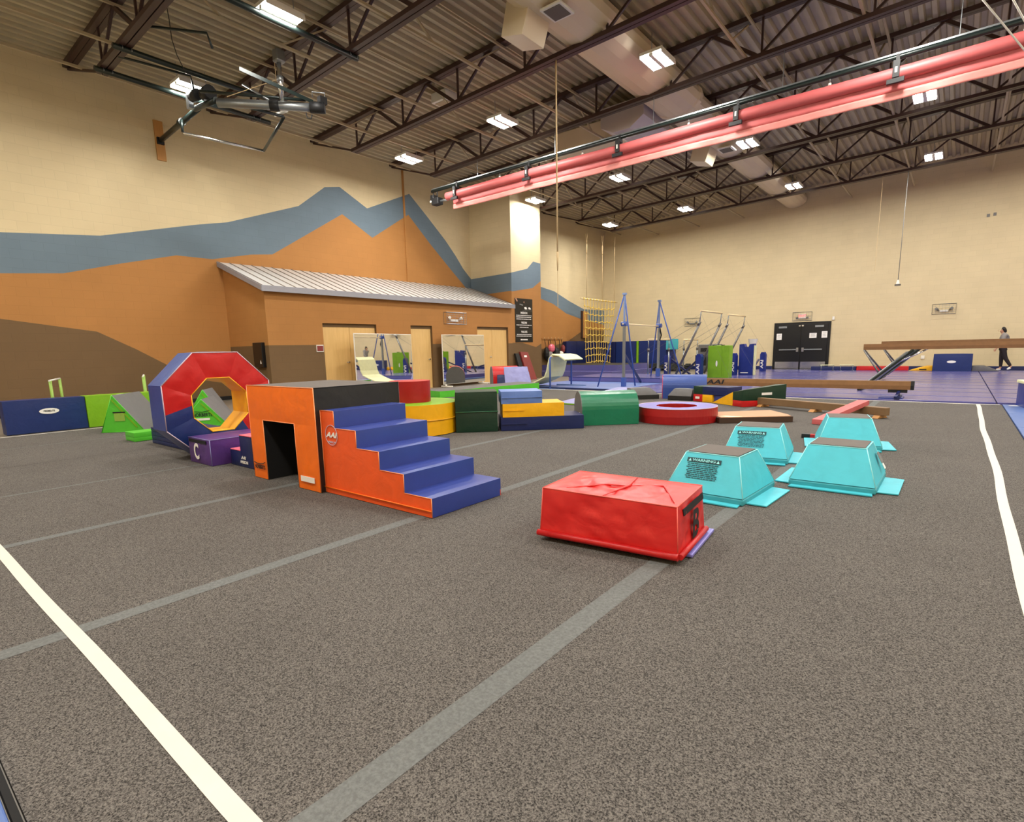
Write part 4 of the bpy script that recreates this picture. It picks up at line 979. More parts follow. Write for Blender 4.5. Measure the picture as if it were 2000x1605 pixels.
# ================================================================== BARS
t = thing('high_bar', 'blue A-frame high bar with a pale wooden rail near the cargo net', 'gymnastics bar')
for (x, y, zf, fx1, fy1, fx2, fy2, zt_) in ((-7.95, 15.3, .03, -8.63, 14.9, -7.76, 15.7, 2.80), (-8.02, 17.95, .20, -8.35, 18.1, -7.2, 18.0, 2.74)):
    b = MB(); b.box(x - .034, y - .034, zf, x + .034, y + .034, zt_ - .9, 'galv'); b.box(x - .022, y - .022, zt_ - .9, x + .022, y + .022, zt_, 'barblue_pale'); b.build('upright', t)
    b = MB(); b.box(x - .05, y - .05, zt_ - .03, x + .05, y + .05, zt_ + .03, 'barblue_pale'); b.build('top_bracket', t)
    b = MB(); b.box(x - .06, y - .06, zf, x + .06, y + .06, zf + .28, 'barblue'); b.build('base_sleeve', t)
    for fx, fy in ((fx1, fy1), (fx2, fy2)):
        b = MB(); b.tube([(x, y, zt_), (fx, fy, zf)], .022, 'barblue', 8); b.build('leg', t)
    b = MB(); b.tube([(x - .09, y, 1.92), (x + .09, y, 1.92)], .07, 'barblue', 12); b.build('rail_clamp', t)
b = MB(); b.tube([(-7.95, 15.2, 1.92), (-8.02, 18.05, 1.90)], .021, 'maple', 10); b.build('rail', t)
b = MB(); b.tube([(-8.0, 17.97, 1.85), (-7.93, 17.95, 1.6), (-7.98, 17.96, 1.42), (-8.03, 17.97, 1.6), (-8.0, 17.97, 1.82)], .022, 'strap', 6); b.build('hanging_strap', t)
# junior bar with cream mat
t = thing('junior_bar', 'blue junior bar with a cream foam mat hung over it', 'gymnastics bar')
for y in (13.92, 15.12):
    b = MB(); b.tube([(-9.74, y, -.03 if y < 14 else .031), (-9.74, y, .92), (-9.74, y + (.06 if y < 14 else -.06), .98)], .028, 'barblue', 8); b.build('upright', t)
    b = MB(); b.bar((-10.3, y, -.008 if y < 14 else .052), (-9.2, y, -.008 if y < 14 else .052), .06, .04, 'barblue_pale'); b.build('foot', t)
b = MB(); b.tube([(-9.74, 13.96, .98), (-9.74, 15.08, .98)], .02, 'rope', 8); b.build('rail', t)
t = thing('cream_mat', 'cream foam mat draped over the blue junior bar down to the floor', 'mat', (-9.74, 14.05, 0))
path = [(.46, .86), (.24, .99), (0, 1.03), (-.10, .94), (-.15, .76), (-.21, .52), (-.30, .34), (-.55, .23), (-.85, .12), (-1.15, .05)]
b = MB(); W0, W1 = 0, 1.02; th = .035
P_ = []
for k, (x, z) in enumerate(path):
    a = path[max(0, k - 1)]; c = path[min(len(path) - 1, k + 1)]; d = Vector((c[0] - a[0], c[1] - a[1])).normalized(); nx, nz = -d.y, d.x
    P_.append(((x, z), (x + nx * -th, z + nz * -th)))
for (A1, A2), (B1, B2) in zip(P_[:-1], P_[1:]):
    b.face([(A1[0], W0, A1[1]), (B1[0], W0, B1[1]), (B1[0], W1, B1[1]), (A1[0], W1, A1[1])], 'cream', True)
    b.face([(A2[0], W1, A2[1]), (B2[0], W1, B2[1]), (B2[0], W0, B2[1]), (A2[0], W0, A2[1])], 'cream', True)
    for w_ in (W0, W1): b.face([(A1[0], w_, A1[1]), (A2[0], w_, A2[1]), (B2[0], w_, B2[1]), (B1[0], w_, B1[1])], 'cream')
b.build('mat_sheet', t)
# uneven bars
def uneven(lab, hx, hy0, hy1, lx, ly0, ly1, zh, zl):
    t = thing('uneven_bars', lab, 'gymnastics bars', group='uneven bars by the far wall')
    bx_ = (hx + lx) / 2 + .25
    for y in (hy0, hy1):
        b = MB(); b.tube([(hx - .95, y, .03), (hx - .05, y, zh - .45)], .045, 'bargrey', 8); b.tube([(hx - .05, y, zh - .45), (hx, y, zh)], .020, 'galv', 8); b.build('upright', t)
        b = MB(); b.tube([(hx - .09, y, zh - .52), (hx - .02, y, zh - .38)], .05, 'bargrey', 8); b.build('adjuster', t)
    b = MB(); b.tube([(hx, hy0 - .05, zh), (hx, hy1 + .05, zh)], .034, 'maple', 8); b.build('high_rail', t)
    for y in (ly0, ly1):
        b = MB(); b.tube([(lx, y, .03), (lx, y, zl - .4)], .034, 'galv', 8); b.tube([(lx, y, zl - .4), (lx, y, zl)], .02, 'galv', 8); b.build('upright', t)
        b = MB(); b.tube([(lx, y, zl - .46), (lx, y, zl - .34)], .05, 'bargrey', 8); b.build('adjuster', t)
    b = MB(); b.tube([(lx, ly0 - .05, zl), (lx, ly1 + .05, zl)], .034, 'maple', 8); b.build('low_rail', t)
    for y in (hy0, hy1):
        b = MB(); b.tube([(hx - .04, y, zh - .42), (lx, y, .95)], .006, 'bargrey', 6); b.build('spreader', t)
        b = MB(); b.tube([(hx, y, zh - .1), (lx - 1.6, y + (.5 if y > (hy0 + hy1) / 2 else -.5), .05)], .0025, 'bargrey', 5); b.build('cable', t)
        b = MB(); b.tube([(hx, y, zh - .1), (hx + 1.3, y + (.5 if y > (hy0 + hy1) / 2 else -.5), .05)], .0025, 'bargrey', 5); b.build('cable', t)
uneven('uneven bars nearer the high bar, behind the lime block', -7.32, 19.95, 22.15, -9.35, 20.0, 21.95, 2.45, 1.49)
uneven('uneven bars nearer the exit doors, rising behind the blue upright mat', -7.62, 23.95, 26.2, -9.45, 23.8, 25.4, 2.47, 1.49)
def pad(lab, x, y, h, z0=.03):
    t = thing('padded_post', lab, 'padded post', (x, y, z0), math.radians(-10), 'blue padded posts of the bars')
    b = MB(); b.prism([(-.11, 0), (.11, 0), (.11, h - .1), (.06, h), (-.06, h), (-.11, h - .1)], -.09, .09, 'padblue', 'y'); b.build('pad_cover', t, bevel=.015)
    text('AAI', t, (.0, -.105, h * .38), (PI / 2, PI / 2 * -1, 0), .17, 'paper', sx=1.4, bold=.006)
pad('blue padded post left of the lime block, nearer the high bar', -9.85, 23.0, .82); pad('blue padded post right before the lime block', -7.50, 20.45, .88)
pad('blue padded post squeezed between lime block and blue upright mat', -6.95, 22.75, .86); pad('blue padded post closest to the exit doors', -6.75, 26.2, .84)
for p, q, lb in (((-9.6, 22.85, .66), (-8.6, 22.4, .06), 'dark blue steel brace sloping down from the leftmost padded post'), ((-8.6, 21.5, .06), (-7.66, 20.62, .66), 'dark blue steel brace rising to the padded post before the lime block'),
                 ((-6.9, 26.05, .55), (-6.65, 24.5, .3), 'short dark brace at the padded post closest to the exit doors'), ((-8.0, 15.45, 1.0), (-8.25, 17.1, .06), 'dark blue brace sloping from the near upright of the high bar')):
    b = MB(); b.bar(p, q, .06, .06, 'navy'); tag(b.build('steel_brace'), lb, 'steel brace')
t = thing('lime_block', 'upright lime green vinyl block with a small white oval beside the uneven bars', 'foam block', (-7.27, 20.68, .03), math.radians(0))
b = MB(); b.pbox(0, 0, 0, .50, .42, 1.17, 'lime', n=12, puff=.01, wr=.01); b.pbox(.505, 0, 0, .76, .42, 1.17, 'lime', n=12, puff=.008, wr=.008, seed=5); b.build('block_body', t)
b = MB(); b.face([(.33 + .035 * math.cos(2 * PI * k / 20), -.022, .52 + .11 * math.sin(2 * PI * k / 20)) for k in range(20)], 'paper'); b.build('oval_badge', t)
b = MB(); b.box(.12, .12, 1.17, .24, .2, 1.20, 'black'); b.box(.42, .12, 1.17, .54, .2, 1.20, 'black'); b.build('grip', t)
t = thing('upright_mat', 'dark blue folded mat standing upright with a notch in its top', 'mat', (-6.80, 22.85, .03), math.radians(-6))
b = MB(); b.prism([(0, 0), (.56, 0), (.56, 1.22), (.40, 1.20), (.36, 1.10), (.22, 1.10), (.18, 1.22), (0, 1.20)], 0, .22, 'padblue', 'y'); b.build('mat_body', t, bevel=.02)
b = MB(); b.box(.08, -.006, .07, .38, -.001, .11, 'paper'); b.build('white_tag', t); b = MB(); b.box(.563, .02, 0.0, .60, .2, 1.15, 'cream'); b.build('side_layer', t)
t = thing('chalk_stand', 'white chalk tub on a stand rising behind the blue upright mat', 'chalk stand', (-6.95, 25.2, .03))
b = MB(); b.cyl(0, 0, 0, 1.15, .05, 'white', 12); b.build('pole', t); b = MB(); b.cyl(0, 0, 1.15, 1.42, .14, 'white', 16, r2=.20); b.build('tub', t)
t = thing('grey_cabinet', 'grey equipment cart with a black tub in front, seen between the bars', 'cabinet', (-9.95, 26.85, -.03), math.radians(-8))
b = MB(); b.box(0, 0, 0, 1.0, .5, 1.30, 'galv'); b.build('cabinet_body', t, bevel=.02); b = MB(); b.box(.15, -.02, .95, .85, -.002, 1.12, 'black'); b.build('opening', t)
b = MB(); b.cyl(.4, -.45, .3, .8, .25, 'black', 18); b.build('black_tub', t); b = MB(); b.tube([(.4, -.45, 0), (.4, -.45, .3)], .04, 'bargrey', 8); b.build('tub_stand', t)

# ================================================================== CARGO NET, WALL MATS, ROPES
t = thing('cargo_net', 'yellow rope cargo climbing net hanging in the far corner', 'climbing net')
TL, TR, BL, BR = Vector((-15.4, 25.0, 3.76)), Vector((-14.72, 27.3, 3.63)), Vector((-15.22, 25.05, .30)), Vector((-14.95, 27.15, .28))
NX, NZ = 11, 9
def npt(u, v):
    p = (TL * (1 - u) + TR * u) * (1 - v) + (BL * (1 - u) + BR * u) * v
    return p + Vector((.03 * math.sin(u * 9 + v * 5), 0, -.22 * math.sin(PI * u) * (.45 - v) + .03 * math.sin(u * 40 + v * 11)))
for i in range(NX):
    u = .04 + .92 * i / (NX - 1); b = MB(); b.tube([npt(u, v / 10) for v in range(11)], .014, 'rope_yellow', 5); p = TL * (1 - u) + TR * u; b.tube([p + Vector((0, -.05, 0)), p + Vector((0, .05, 0))], .05, 'rope_yellow', 6); b.build('vertical_rope', t)
for j in range(1, NZ + 1):
    v = j / (NZ + .3); b = MB(); b.tube([npt(.04 + .92 * i / 22, v) for i in range(23)], .018, 'rope_yellow', 5)
    for i in range(NX):
        p = npt(.04 + .92 * i / (NX - 1), v); b.tube([p + Vector((0, -.045, .0)), p + Vector((0, .045, .0))], .036, 'rope_yellow', 6)
    b.build('cross_rope', t)
b = MB(); b.tube([TL + Vector((-.03, -.1, 0)), TR + Vector((.03, .1, 0))], .035, 'maple', 8); b.build('top_bar', t)
for k, (u, lab) in enumerate(((.12, 'pale hanging rope at the wall side of the cargo net'), (.58, 'pale hanging rope over the middle of the cargo net'), (.95, 'pale hanging rope at the outer side of the cargo net'))):
    p = TL * (1 - u) + TR * u; zt_ = chord_z(p.x) - .02
    b = MB(); b.tube([p + Vector((0, 0, .03)), (p.x, p.y, zt_ - .5)], .012, 'rope', 6); b.tube([(p.x, p.y, zt_ - .5), (p.x, p.y, zt_ - .95)], [.035, .03], 'rope', 8); b.tube([(p.x, p.y, zt_ - .5), (p.x - .05, p.y, zt_)], .01, 'rope', 5); b.tube([(p.x, p.y, zt_ - .5), (p.x + .05, p.y, zt_)], .01, 'rope', 5)
    tag(b.build('hanging_rope'), lab, 'rope', 'ropes over the cargo net')
for k, (y0, y1) in enumerate(((24.6, 25.6), (25.63, 26.6), (26.63, 27.7))):
    t = thing('wall_mat', 'navy wall mat against the mural wall, %s' % ['with the lime and ochre wall beside it', 'middle of the three behind the net', 'at the corner behind the net'][k], 'wall mat', (-16.36, y0, -.03), group='navy mats on the mural wall')
    b = MB(); b.pbox(0, 0, 0, .22, y1 - y0, 1.62, 'navy'); b.build('mat_cover', t)
xs_ = [(-16.1, -15.0, 'navy'), (-14.97, -13.75, 'deepblue'), (-13.72, -13.60, 'lime'), (-13.57, -12.0, 'deepblue'), (-11.98, -11.6, 'navy')]
for k, (x0, x1, m) in enumerate(xs_):
    t = thing('standing_mat', ['navy mat standing behind the cargo net at the corner', 'blue mat standing right behind the outer edge of the cargo net', 'thin lime mat edge between two blue standing mats', 'wide blue mat standing behind the high bar', 'narrow dark end mat beside the wide blue standing mat'][k], 'mat', (x0, 27.85, -.03))
    b = MB(); b.pbox(0, 0, 0, x1 - x0, .3, 1.56, m, n=12, wr=.01 if k in (1, 3) else .002); b.build('mat_cover', t)
t = thing('foam_pit_filling', 'dark foam scraps and netting heaped under the blue standing mats', 'foam pit'); t['kind'] = 'stuff'
b = MB(); rnd = random.Random(5)
for k in range(90):
    x, y, s_ = rnd.uniform(-13.3, -10.6), rnd.uniform(26.6, 27.7), rnd.uniform(.06, .13); z = rnd.uniform(0.03, .30)
    b.hexa([(x + sx * s_ * rnd.uniform(.7, 1.2), y + sy_ * s_ * rnd.uniform(.7, 1.2), z + sz * s_) for sz in (-.6, .6) for sx, sy_ in ((-1, -1), (1, -1), (1, 1), (-1, 1))], 'pit')
b.build('foam_scraps', t, kind='stuff')
t = thing('pale_towel', 'pale turquoise towel hung over the edge of the blue standing mats', 'towel', (-11.75, 27.80, .0)); b = MB(); b.pbox(-.25, -.02, 1.05, .4, .015, 1.58, 'tealdark', wr=.01); b.build('cloth', t)
# climbing rope before the curtain, far thin ropes, swing ropes
b = MB(); b.tube([(-7.16, 10.57, 7.23), (-7.165, 10.57, 6.8)], .02, 'rope', 6); b.tube([(-7.165, 10.57, 6.85), (-7.16, 10.57, 3.35)], .017, 'rope', 8); b.tube([(-7.16, 10.57, 3.35), (-7.16, 10.57, 2.95)], [.03, .012], 'rope', 8); b.tube([(-7.16, 10.57, 2.95), (-7.16, 10.57, 2.15)], .007, 'rope', 5)
tag(b.build('climbing_rope'), 'long tan climbing rope hanging in front of the rolled red curtain', 'rope')
b = MB(); b.tube([(-2.02, 26.0, 7.38), (-2.03, 26.0, 3.5)], .012, 'inkgrey', 6)
o = b.build('pull_rope'); tag(o, 'dark thin pull rope with a small weight before the far wall', 'rope')
b = MB(); b.cyl(-2.03, 26.0, 3.36, 3.52, .06, 'white', 12, r2=.03); b.cyl(-2.03, 26, 3.3, 3.36, .1, 'bargrey', 12); b.build('rope_weight', o)
b = MB(); b.tube([(-2.80, 26.0, 7.36), (-2.81, 26.0, 3.9)], .007, 'rope', 5); tag(b.build('pull_rope'), 'faint pale pull rope without a weight before the far wall', 'rope')
t = thing('swing_ropes', 'two white ropes running together to a point at the upper right corner', 'rope')
b = MB(); b.tube([(-1.36, 12.0, 8.24), (.95, 12.0, 4.60)], .013, 'white', 6); b.build('rope_strand', t); b = MB(); b.tube([(-.76, 12.0, 8.25), (.95, 12.0, 4.60)], .013, 'white', 6); b.build('rope_strand', t)
b = MB(); b.tube([(.95, 12.0, 4.62), (.95, 12.0, 3.4)], .016, 'white', 6); b.build('joined_rope', t)

# ================================================================== CURTAIN
t = thing('divider_curtain', 'rolled-up red vinyl gym divider curtain hanging under the roof joists', 'divider curtain')
CXL, CXR, CY = -13.36, 8.6, 13.66
b = MB(); N_ = 180
rr = []
for k in range(N_ + 1):
    x = CXL - .25 + (CXR - CXL + .25) * k / N_
    rr.append(((x, CY - .02, 6.27 + .010 * math.sin(x * 1.06)), .125 + .004 * math.sin(x * 23) * math.sin(x * 3.1)))
b.tube([p for p, r in rr], [r for p, r in rr], 'curtain', 14); b.build('rolled_fabric', t)
def flap(z0f, z1f, m, name, yo):
    b = MB(); NK, NV = 420, 4; k_ = b.mi(m)
    for j in range(NV + 1):
        for k in range(NK + 1):
            x = CXL + (CXR - CXL) * k / NK; s_ = j / NV; g_ = (6.24 - (z0f + (z1f - z0f) * s_)) / .42
            y = CY - .02 + yo + .016 * g_ * math.sin(x * 2.6 + g_ * 1.6 + math.sin(x * 1.3) * 2.5) + .006 * g_ * math.sin(x * 9.0 - g_ * 5 + math.sin(x * 2.1) * 2)
            b.v.append((x, y, z0f + (z1f - z0f) * s_ + .006 * g_ * math.sin(x * 1.7)))
    for j in range(NV):
        for k in range(NK):
            o = j * (NK + 1) + k; b.f.append((o, o + NK + 1, o + NK + 2, o + 1)); b.m.append(k_); b.sm.append(True)
    o = b.build(name, t); s2 = o.modifiers.new('s', 'SOLIDIFY'); s2.thickness = .008; return o
flap(6.24, 5.965, 'curtain', 'hanging_fabric', 0.02); flap(5.968, 5.82, 'curtainlight', 'bottom_hem', 0.0)
t = thing('curtain_rail', 'dark green steel rail that carries the red divider curtain', 'curtain rail')
b = MB(); b.tube([(-14.35, CY, 6.55), (CXR + .3, CY, 6.58)], .05, 'darkgreensteel', 10); b.build('rail_tube', t)
b = MB(); b.bar((-14.35, CY - .01, 6.615), (CXR + .3, CY - .01, 6.645), .02, .03, 'galv'); b.build('cable_tray', t)
for k in range(8):
    x = -13.15 + 2.94 * k
    b = MB(); zt_ = 6.56
    b.box(x - .03, CY - .05, 6.40, x + .03, CY + .05, zt_ + .05, 'black'); b.box(x - .055, CY - .19, 6.16, x + .055, CY - .145, 6.46, 'black'); b.box(x - .05, CY - .17, 6.42, x + .05, CY + .03, 6.46, 'black'); b.box(x - .14, CY - .20, 6.06, x + .14, CY - .14, 6.14, 'black'); b.box(x - .02, CY - .195, 6.24, x + .02, CY - .19, 6.34, 'white')
    b.build('hanger_bracket', t, bevel=.006)
    b = MB(); b.tube([(x + .9, CY, 6.6), (x + .9, CY, chord_z(x + .9))], .008, 'galv', 5); b.build('drop_rod', t)
    b = MB(); b.tube([(x + 1.8, CY, 6.44), (x + 1.8, CY, 6.62)], .014, 'galv', 6); b.tube([(x + 1.8, CY, 6.40), (x + 1.8, CY, 6.44)], .03, 'white', 8); b.build('eye_bolt', t)
t = thing('curtain_motor', 'black winch motor at the mural end of the curtain rail', 'motor', (-14.0, CY, 6.2))
b = MB(); b.box(-.28, -.12, -.12, .05, .12, .10, 'black'); b.box(-.36, -.09, .04, -.20, .09, .22, 'black'); b.build('motor_body', t, bevel=.02)
b = MB(); b.tube([(.05, 0, -.02), (.50, 0, -.03)], .035, 'galv', 10); b.build('drive_shaft', t); b = MB(); b.tube([(-.30, -.13, .0), (-.30, -.10, .0)], .035, 'white', 10); b.build('end_cap', t)
b = MB(); b.tube([(-.1, 0, .1), (-.1, 0, .40)], .02, 'black', 6); b.tube([(-.3, .02, .2), (-.3, .02, .40)], .02, 'black', 6); b.build('hanger_pipe', t)

# ================================================================== FOLDED BASKETBALL HOOP
t = thing('basketball_hoop', 'folded-up ceiling basketball hoop frame with grey tubes and open rectangular backboard frame', 'basketball hoop')
def tb(name, pts, r, m, n=10):
    b = MB(); b.tube(pts, r, m, n); return b.build(name, t)
tb('main_tube', [(-12.16, 5.72, 6.3), (-11.32, 6.68, 6.3), (-10.95, 7.12, 6.3)], .085, 'galv', 16)
tb('tube_clamp', [(-10.98, 7.08, 6.3), (-10.78, 7.30, 6.3)], .11, 'black', 12)
tb('tube_clamp', [(-11.5, 6.48, 6.3), (-11.38, 6.62, 6.3)], .105, 'black', 12)
tb('mast', [(-11.33, 6.66, 6.35), (-11.33, 6.66, 7.24)], .045, 'chrome', 12)
tb('mast_sleeve', [(-11.33, 6.66, 6.75), (-11.33, 6.66, 6.85)], .065, 'galv', 12)
b = MB(); b.box(-11.40, 6.56, 7.10, -11.22, 6.76, 7.34, 'galv'); b.build('mast_pulley', t, bevel=.03); tb('pull_cable', [(-11.42, 6.62, 7.2), (-11.42, 6.62, 6.8), (-12.1, 5.9, 6.45)], .008, 'rope', 5)
tb('wall_arm', [(-16.28, 6.14, 6.68), (-13.5, 5.93, 6.62)], .06, 'darkgreensteel', 10)
tb('arm_collar', [(-14.75, 6.02, 6.65), (-14.6, 6.01, 6.65)], .085, 'darkgreensteel', 10)
tb('frame_bar', [(-14.32, 5.88, 6.58), (-14.33, 5.88, 6.32)], .03, 'darkgreensteel')
tb('frame_bar', [(-14.33, 5.88, 6.30), (-14.07, 7.66, 6.30)], .032, 'chrome')
tb('frame_bar', [(-14.07, 7.66, 6.30), (-11.9, 7.0, 6.32)], .032, 'darkgreensteel')
tb('frame_bar', [(-11.85, 6.98, 6.32), (-12.15, 5.75, 6.36)], .03, 'darkgreensteel')
tb('brace_tube', [(-13.6, 5.9, 6.62), (-12.15, 5.7, 6.34)], .06, 'darkgreensteel')
tb('brace_tube', [(-12.6, 5.6, 6.60), (-11.0, 7.0, 6.42)], .03, 'darkgreensteel')
tb('brace_tube', [(-12.0, 6.2, 6.75), (-11.45, 6.55, 6.35)], .02, 'galv')
b = MB(); b.bar((-11.10, 5.70, 6.60), (-10.92, 7.12, 6.40), .012, .07, 'darkgreensteel'); b.build('backboard_edge', t)
b = MB(); b.box(-10.86, 7.18, 6.36, -10.74, 7.34, 6.50, 'black'); b.tube([(-10.9, 7.1, 6.48), (-10.9, 7.1, 6.58), (-10.76, 7.3, 6.58), (-10.76, 7.3, 6.46)], .012, 'galv', 6); b.build('hinge_head', t)
b = MB(); b.tube([(-11.05, 7.02, 6.2), (-11.05, 7.04, 6.1), (-10.98, 7.08, 6.08), (-10.96, 7.10, 6.16)], .012, 'black', 6); b.build('hook', t)
tb('white_rod', [(-12.15, 6.95, 6.42), (-11.75, 7.0, 6.42)], .035, 'white', 8)
b = MB(); b.tube([(-13.35, 5.75, 6.75), (-13.05, 5.75, 6.72)], .11, 'black', 12); b.tube([(-12.95, 5.85, 6.7), (-12.7, 5.85, 6.7)], .14, 'black', 12); b.box(-13.55, 5.70, 6.55, -13.42, 5.80, 6.85, 'galv'); b.build('winch_motor', t)
t = thing('mounting_board', 'pine board on the mural wall that anchors the hoop arm', 'wooden board', (XW, 6.14, 6.69))
b = MB(); b.box(.0, -.105, -.48, .045, .105, .47, 'plank'); b.build('board', t, bevel=.004); b = MB(); b.box(.045, -.08, -.10, .10, .08, .06, 'black'); b.build('anchor_plate', t, bevel=.005)
for k, (x, y0, y1, lab) in enumerate(((-14.0, 4.2, 7.85, 'nearest the mural wall'), (-12.85, 4.2, 7.7, 'in the middle'), (-10.0, 3.3, 7.62, 'farthest from the mural wall'))):
    z = chord_z(x) - .05; tt = thing('support_rail', 'dark steel rail of the hoop bolted under two joists, ' + lab, 'support rail', group='rails of the basketball hoop')
    b = MB(); b.tube([(x, y0, z), (x, y1, z)], .055, 'darkgreensteel', 8); b.build('rail_tube', tt)
    for yy in (4.35, 4.5, 7.42, 7.58):
        b = MB(); b.tube([(x + .06 * math.cos(a), yy, z + .06 * math.sin(a)) for a in [PI * j / 8 for j in range(-1, 10)]], .007, 'galv', 5); b.build('u_bolt', tt)
for pts, lab in (([(-13.3, 4.42, 7.05), (-13.2, 5.7, 7.1), (-13.2, 5.75, 6.8)], 'bent dark brace pipe above the hoop arm'), ([(-11.95, 4.42, 7.12), (-11.4, 5.3, 7.15), (-11.35, 5.35, 6.9)], 'bent dark brace pipe under the largest ceiling light')):
    b = MB(); b.tube(pts, .025, 'darkgreensteel', 8); tag(b.build('brace_pipe'), lab, 'pipe')
b = MB(); b.tube([(-12.05, 4.9, 7.85), (-12.1, 4.95, 7.5), (-12.2, 5.0, 7.2), (-12.3, 5.1, 7.0), (-12.5, 5.3, 6.85)], .008, 'black', 5)
tag(b.build('hanging_cable'), 'black cable dangling from the deck above the hoop motor', 'cable')

# ================================================================== THINGS ON THE WALLS
t = thing('values_banner', 'tall black banner with mission, vision and values text on the pilaster', 'banner', (XB + .003, 17.84, 1.52))
BW, BH = 1.19, 1.77
b = MB(); b.box(0, 0, 0, .008, BW, BH, 'blackgloss'); b.build('banner_sheet', t)
def bars(parent, rows_, name='small_print', m='paper'):
    b = MB(); rnd = random.Random(4)
    for z, wv, h in rows_:
        y = BW / 2 - wv / 2
        while y < BW / 2 + wv / 2 - .02:
            w = min(.03 + rnd.random() * .07, BW / 2 + wv / 2 - y); b.box(.009, y, z - h / 2, .0095, y + w, z + h / 2, m); y += w + .018
    return b.build(name, parent)
text('MISSION', t, (.010, BW / 2, 1.19), RIGHT, .12, 'paper', bold=.003); text('VISION', t, (.010, BW / 2, .79), RIGHT, .12, 'paper', bold=.003); text('VALUES', t, (.010, BW / 2, .42), RIGHT, .12, 'paper', bold=.003)
bars(t, [(1.09, 1.02, .03), (1.02, 1.05, .03), (.94, 1.0, .03), (.70, 1.02, .03), (.61, .6, .03), (.32, 1.0, .03), (.25, 1.05, .03), (.105, .5, .05)])
b = MB(); X_ = .0105
b.face([(X_, .02, 1.76), (X_, .14, 1.62), (X_, .19, 1.66), (X_, .10, 1.77)], 'skin'); b.face([(X_, .30, 1.52), (X_, .52, 1.48), (X_, .54, 1.53), (X_, .32, 1.56)], 'inkgrey')
b.face([(X_, .60, 1.42), (X_, .66, 1.34), (X_, .82, 1.35), (X_, .76, 1.44)], 'paper'); b.face([(X_, .88, 1.42), (X_, .93, 1.35), (X_, 1.09, 1.36), (X_, 1.0, 1.44)], 'paper')
b.face([(X_, .56, 1.64), (X_, .62, 1.58), (X_, .64, 1.66)], 'skin'); b.box(.0095, .5, 1.29, X_, 1.17, 1.297, 'inkgrey'); b.build('photo_print', t)
# emergency lights in wire cages
def cage(name, lab, loc, rz, w, h, kind):
    t = thing(name, lab, 'emergency light', loc, rz, 'caged lights on the walls')
    b = MB(); D = .16
    for (x, z) in ((0, 0), (w, 0), (w, h), (0, h)): b.tube([(x, 0, z), (x, -D, z)], .006, 'galv', 5)
    for yy in (-D, -.01): b.tube([(0, yy, 0), (w, yy, 0), (w, yy, h), (0, yy, h)], .007, 'galv', 5, closed=True)
    for k in range(1, 7): b.tube([(w * k / 7, -D, 0), (w * k / 7, -D, h)], .003, 'galv', 4)
    for k in range(1, 5): b.tube([(0, -D, h * k / 5), (w, -D, h * k / 5)], .003, 'galv', 4)
    b.build('wire_cage', t)
    if kind == 'exit':
        b = MB(); b.box(w * .3, -.07, h * .25, w * .7, 0, h * .8, 'white'); b.build('sign_box', t, bevel=.006)
        text('EXIT', t, (w * .5, -.074, h * .53), FRONT, h * .42, 'exitred', bold=.002)
        for x in (w * .24, w * .76): b = MB(); b.tube([(x, -.02, h * .35), (x + (.03 if x > w / 2 else -.03), -.09, h * .32)], .04, 'inkgrey', 10); b.build('lamp_head', t)
    else:
        b = MB(); b.box(w * .32, -.06, h * .22, w * .68, 0, h * .42, 'white' if kind != 'dark' else 'galv'); b.build('battery_box', t, bevel=.006)
        for x, s_ in ((w * .27, -1), (w * .73, 1)):
            b = MB(); b.tube([(x, -.03, h * .36), (x + s_ * .05, -.08, h * .50), (x + s_ * .08, -.12, h * .56)], [.025, .045, .055], 'inkgrey' if kind != 'white' else 'white', 10); b.build('lamp_head', t)
cage('emergency_light', 'caged twin-head emergency light on the far wall, between exit doors and walking person', (-1.0, YF, 2.28), 0, .77, .40, 'std')
cage('emergency_light', 'caged twin-head emergency light on the far wall behind the uneven bars', (-11.47, YF, 2.24), 0, .78, .40, 'dark')
cage('emergency_light', 'caged white emergency light over the double doors of the storage building', (XB, 13.81, 2.17), PI / 2, 1.0, .40, 'white')
cage('exit_sign', 'caged red EXIT sign above the black double doors', (-6.24, YF, 2.27), 0, .80, .38, 'exit')
t = thing('wall_plate', 'dark maroon plate with white border left of the first storage doors', 'wall plate', (XB, 8.76, 1.28)); b = MB(); b.box(0, 0, 0, .02, .22, .20, 'white'); b.build('frame', t); b = MB(); b.box(.02, .015, .025, .024, .205, .175, 'maroon'); b.build('plate', t)
t = thing('wall_box', 'black box with a small white mark on the side wall of the storage building', 'wall cabinet', (-14.88, Y0B, .90)); b = MB(); b.box(0, -.10, 0, .48, 0, .66, 'blackgloss'); b.build('cabinet_body', t, bevel=.01)
b = MB(); b.face([(.34, -.102, .10), (.42, -.102, .10), (.38, -.102, .20)], 'paper'); b.build('white_mark', t)
t = thing('wall_sensor', 'small cream box on the wall to the upper right of the exit doors', 'wall box', (-4.6, YF, 2.24)); b = MB(); b.box(0, -.05, 0, .09, 0, .15, 'white'); b.build('box_body', t, bevel=.005)
t = thing('wall_outlet', 'small pale socket cover low on the far wall under the high beam', 'socket', (-1.22, YF, .46)); b = MB(); b.box(0, -.04, 0, .13, 0, .14, 'white'); b.build('cover_plate', t, bevel=.01)
for k, (x, z, lab) in enumerate(((.39, 5.88, 'left'), (.58, 5.90, 'right'))):
    t = thing('wall_vent', 'tiny dark square vent high on the far wall, %s one of the pair' % lab, 'vent', (x, YF, z)); b = MB(); b.box(0, -.02, 0, .09, 0, .11, 'bargrey'); b.build('vent_cover', t)
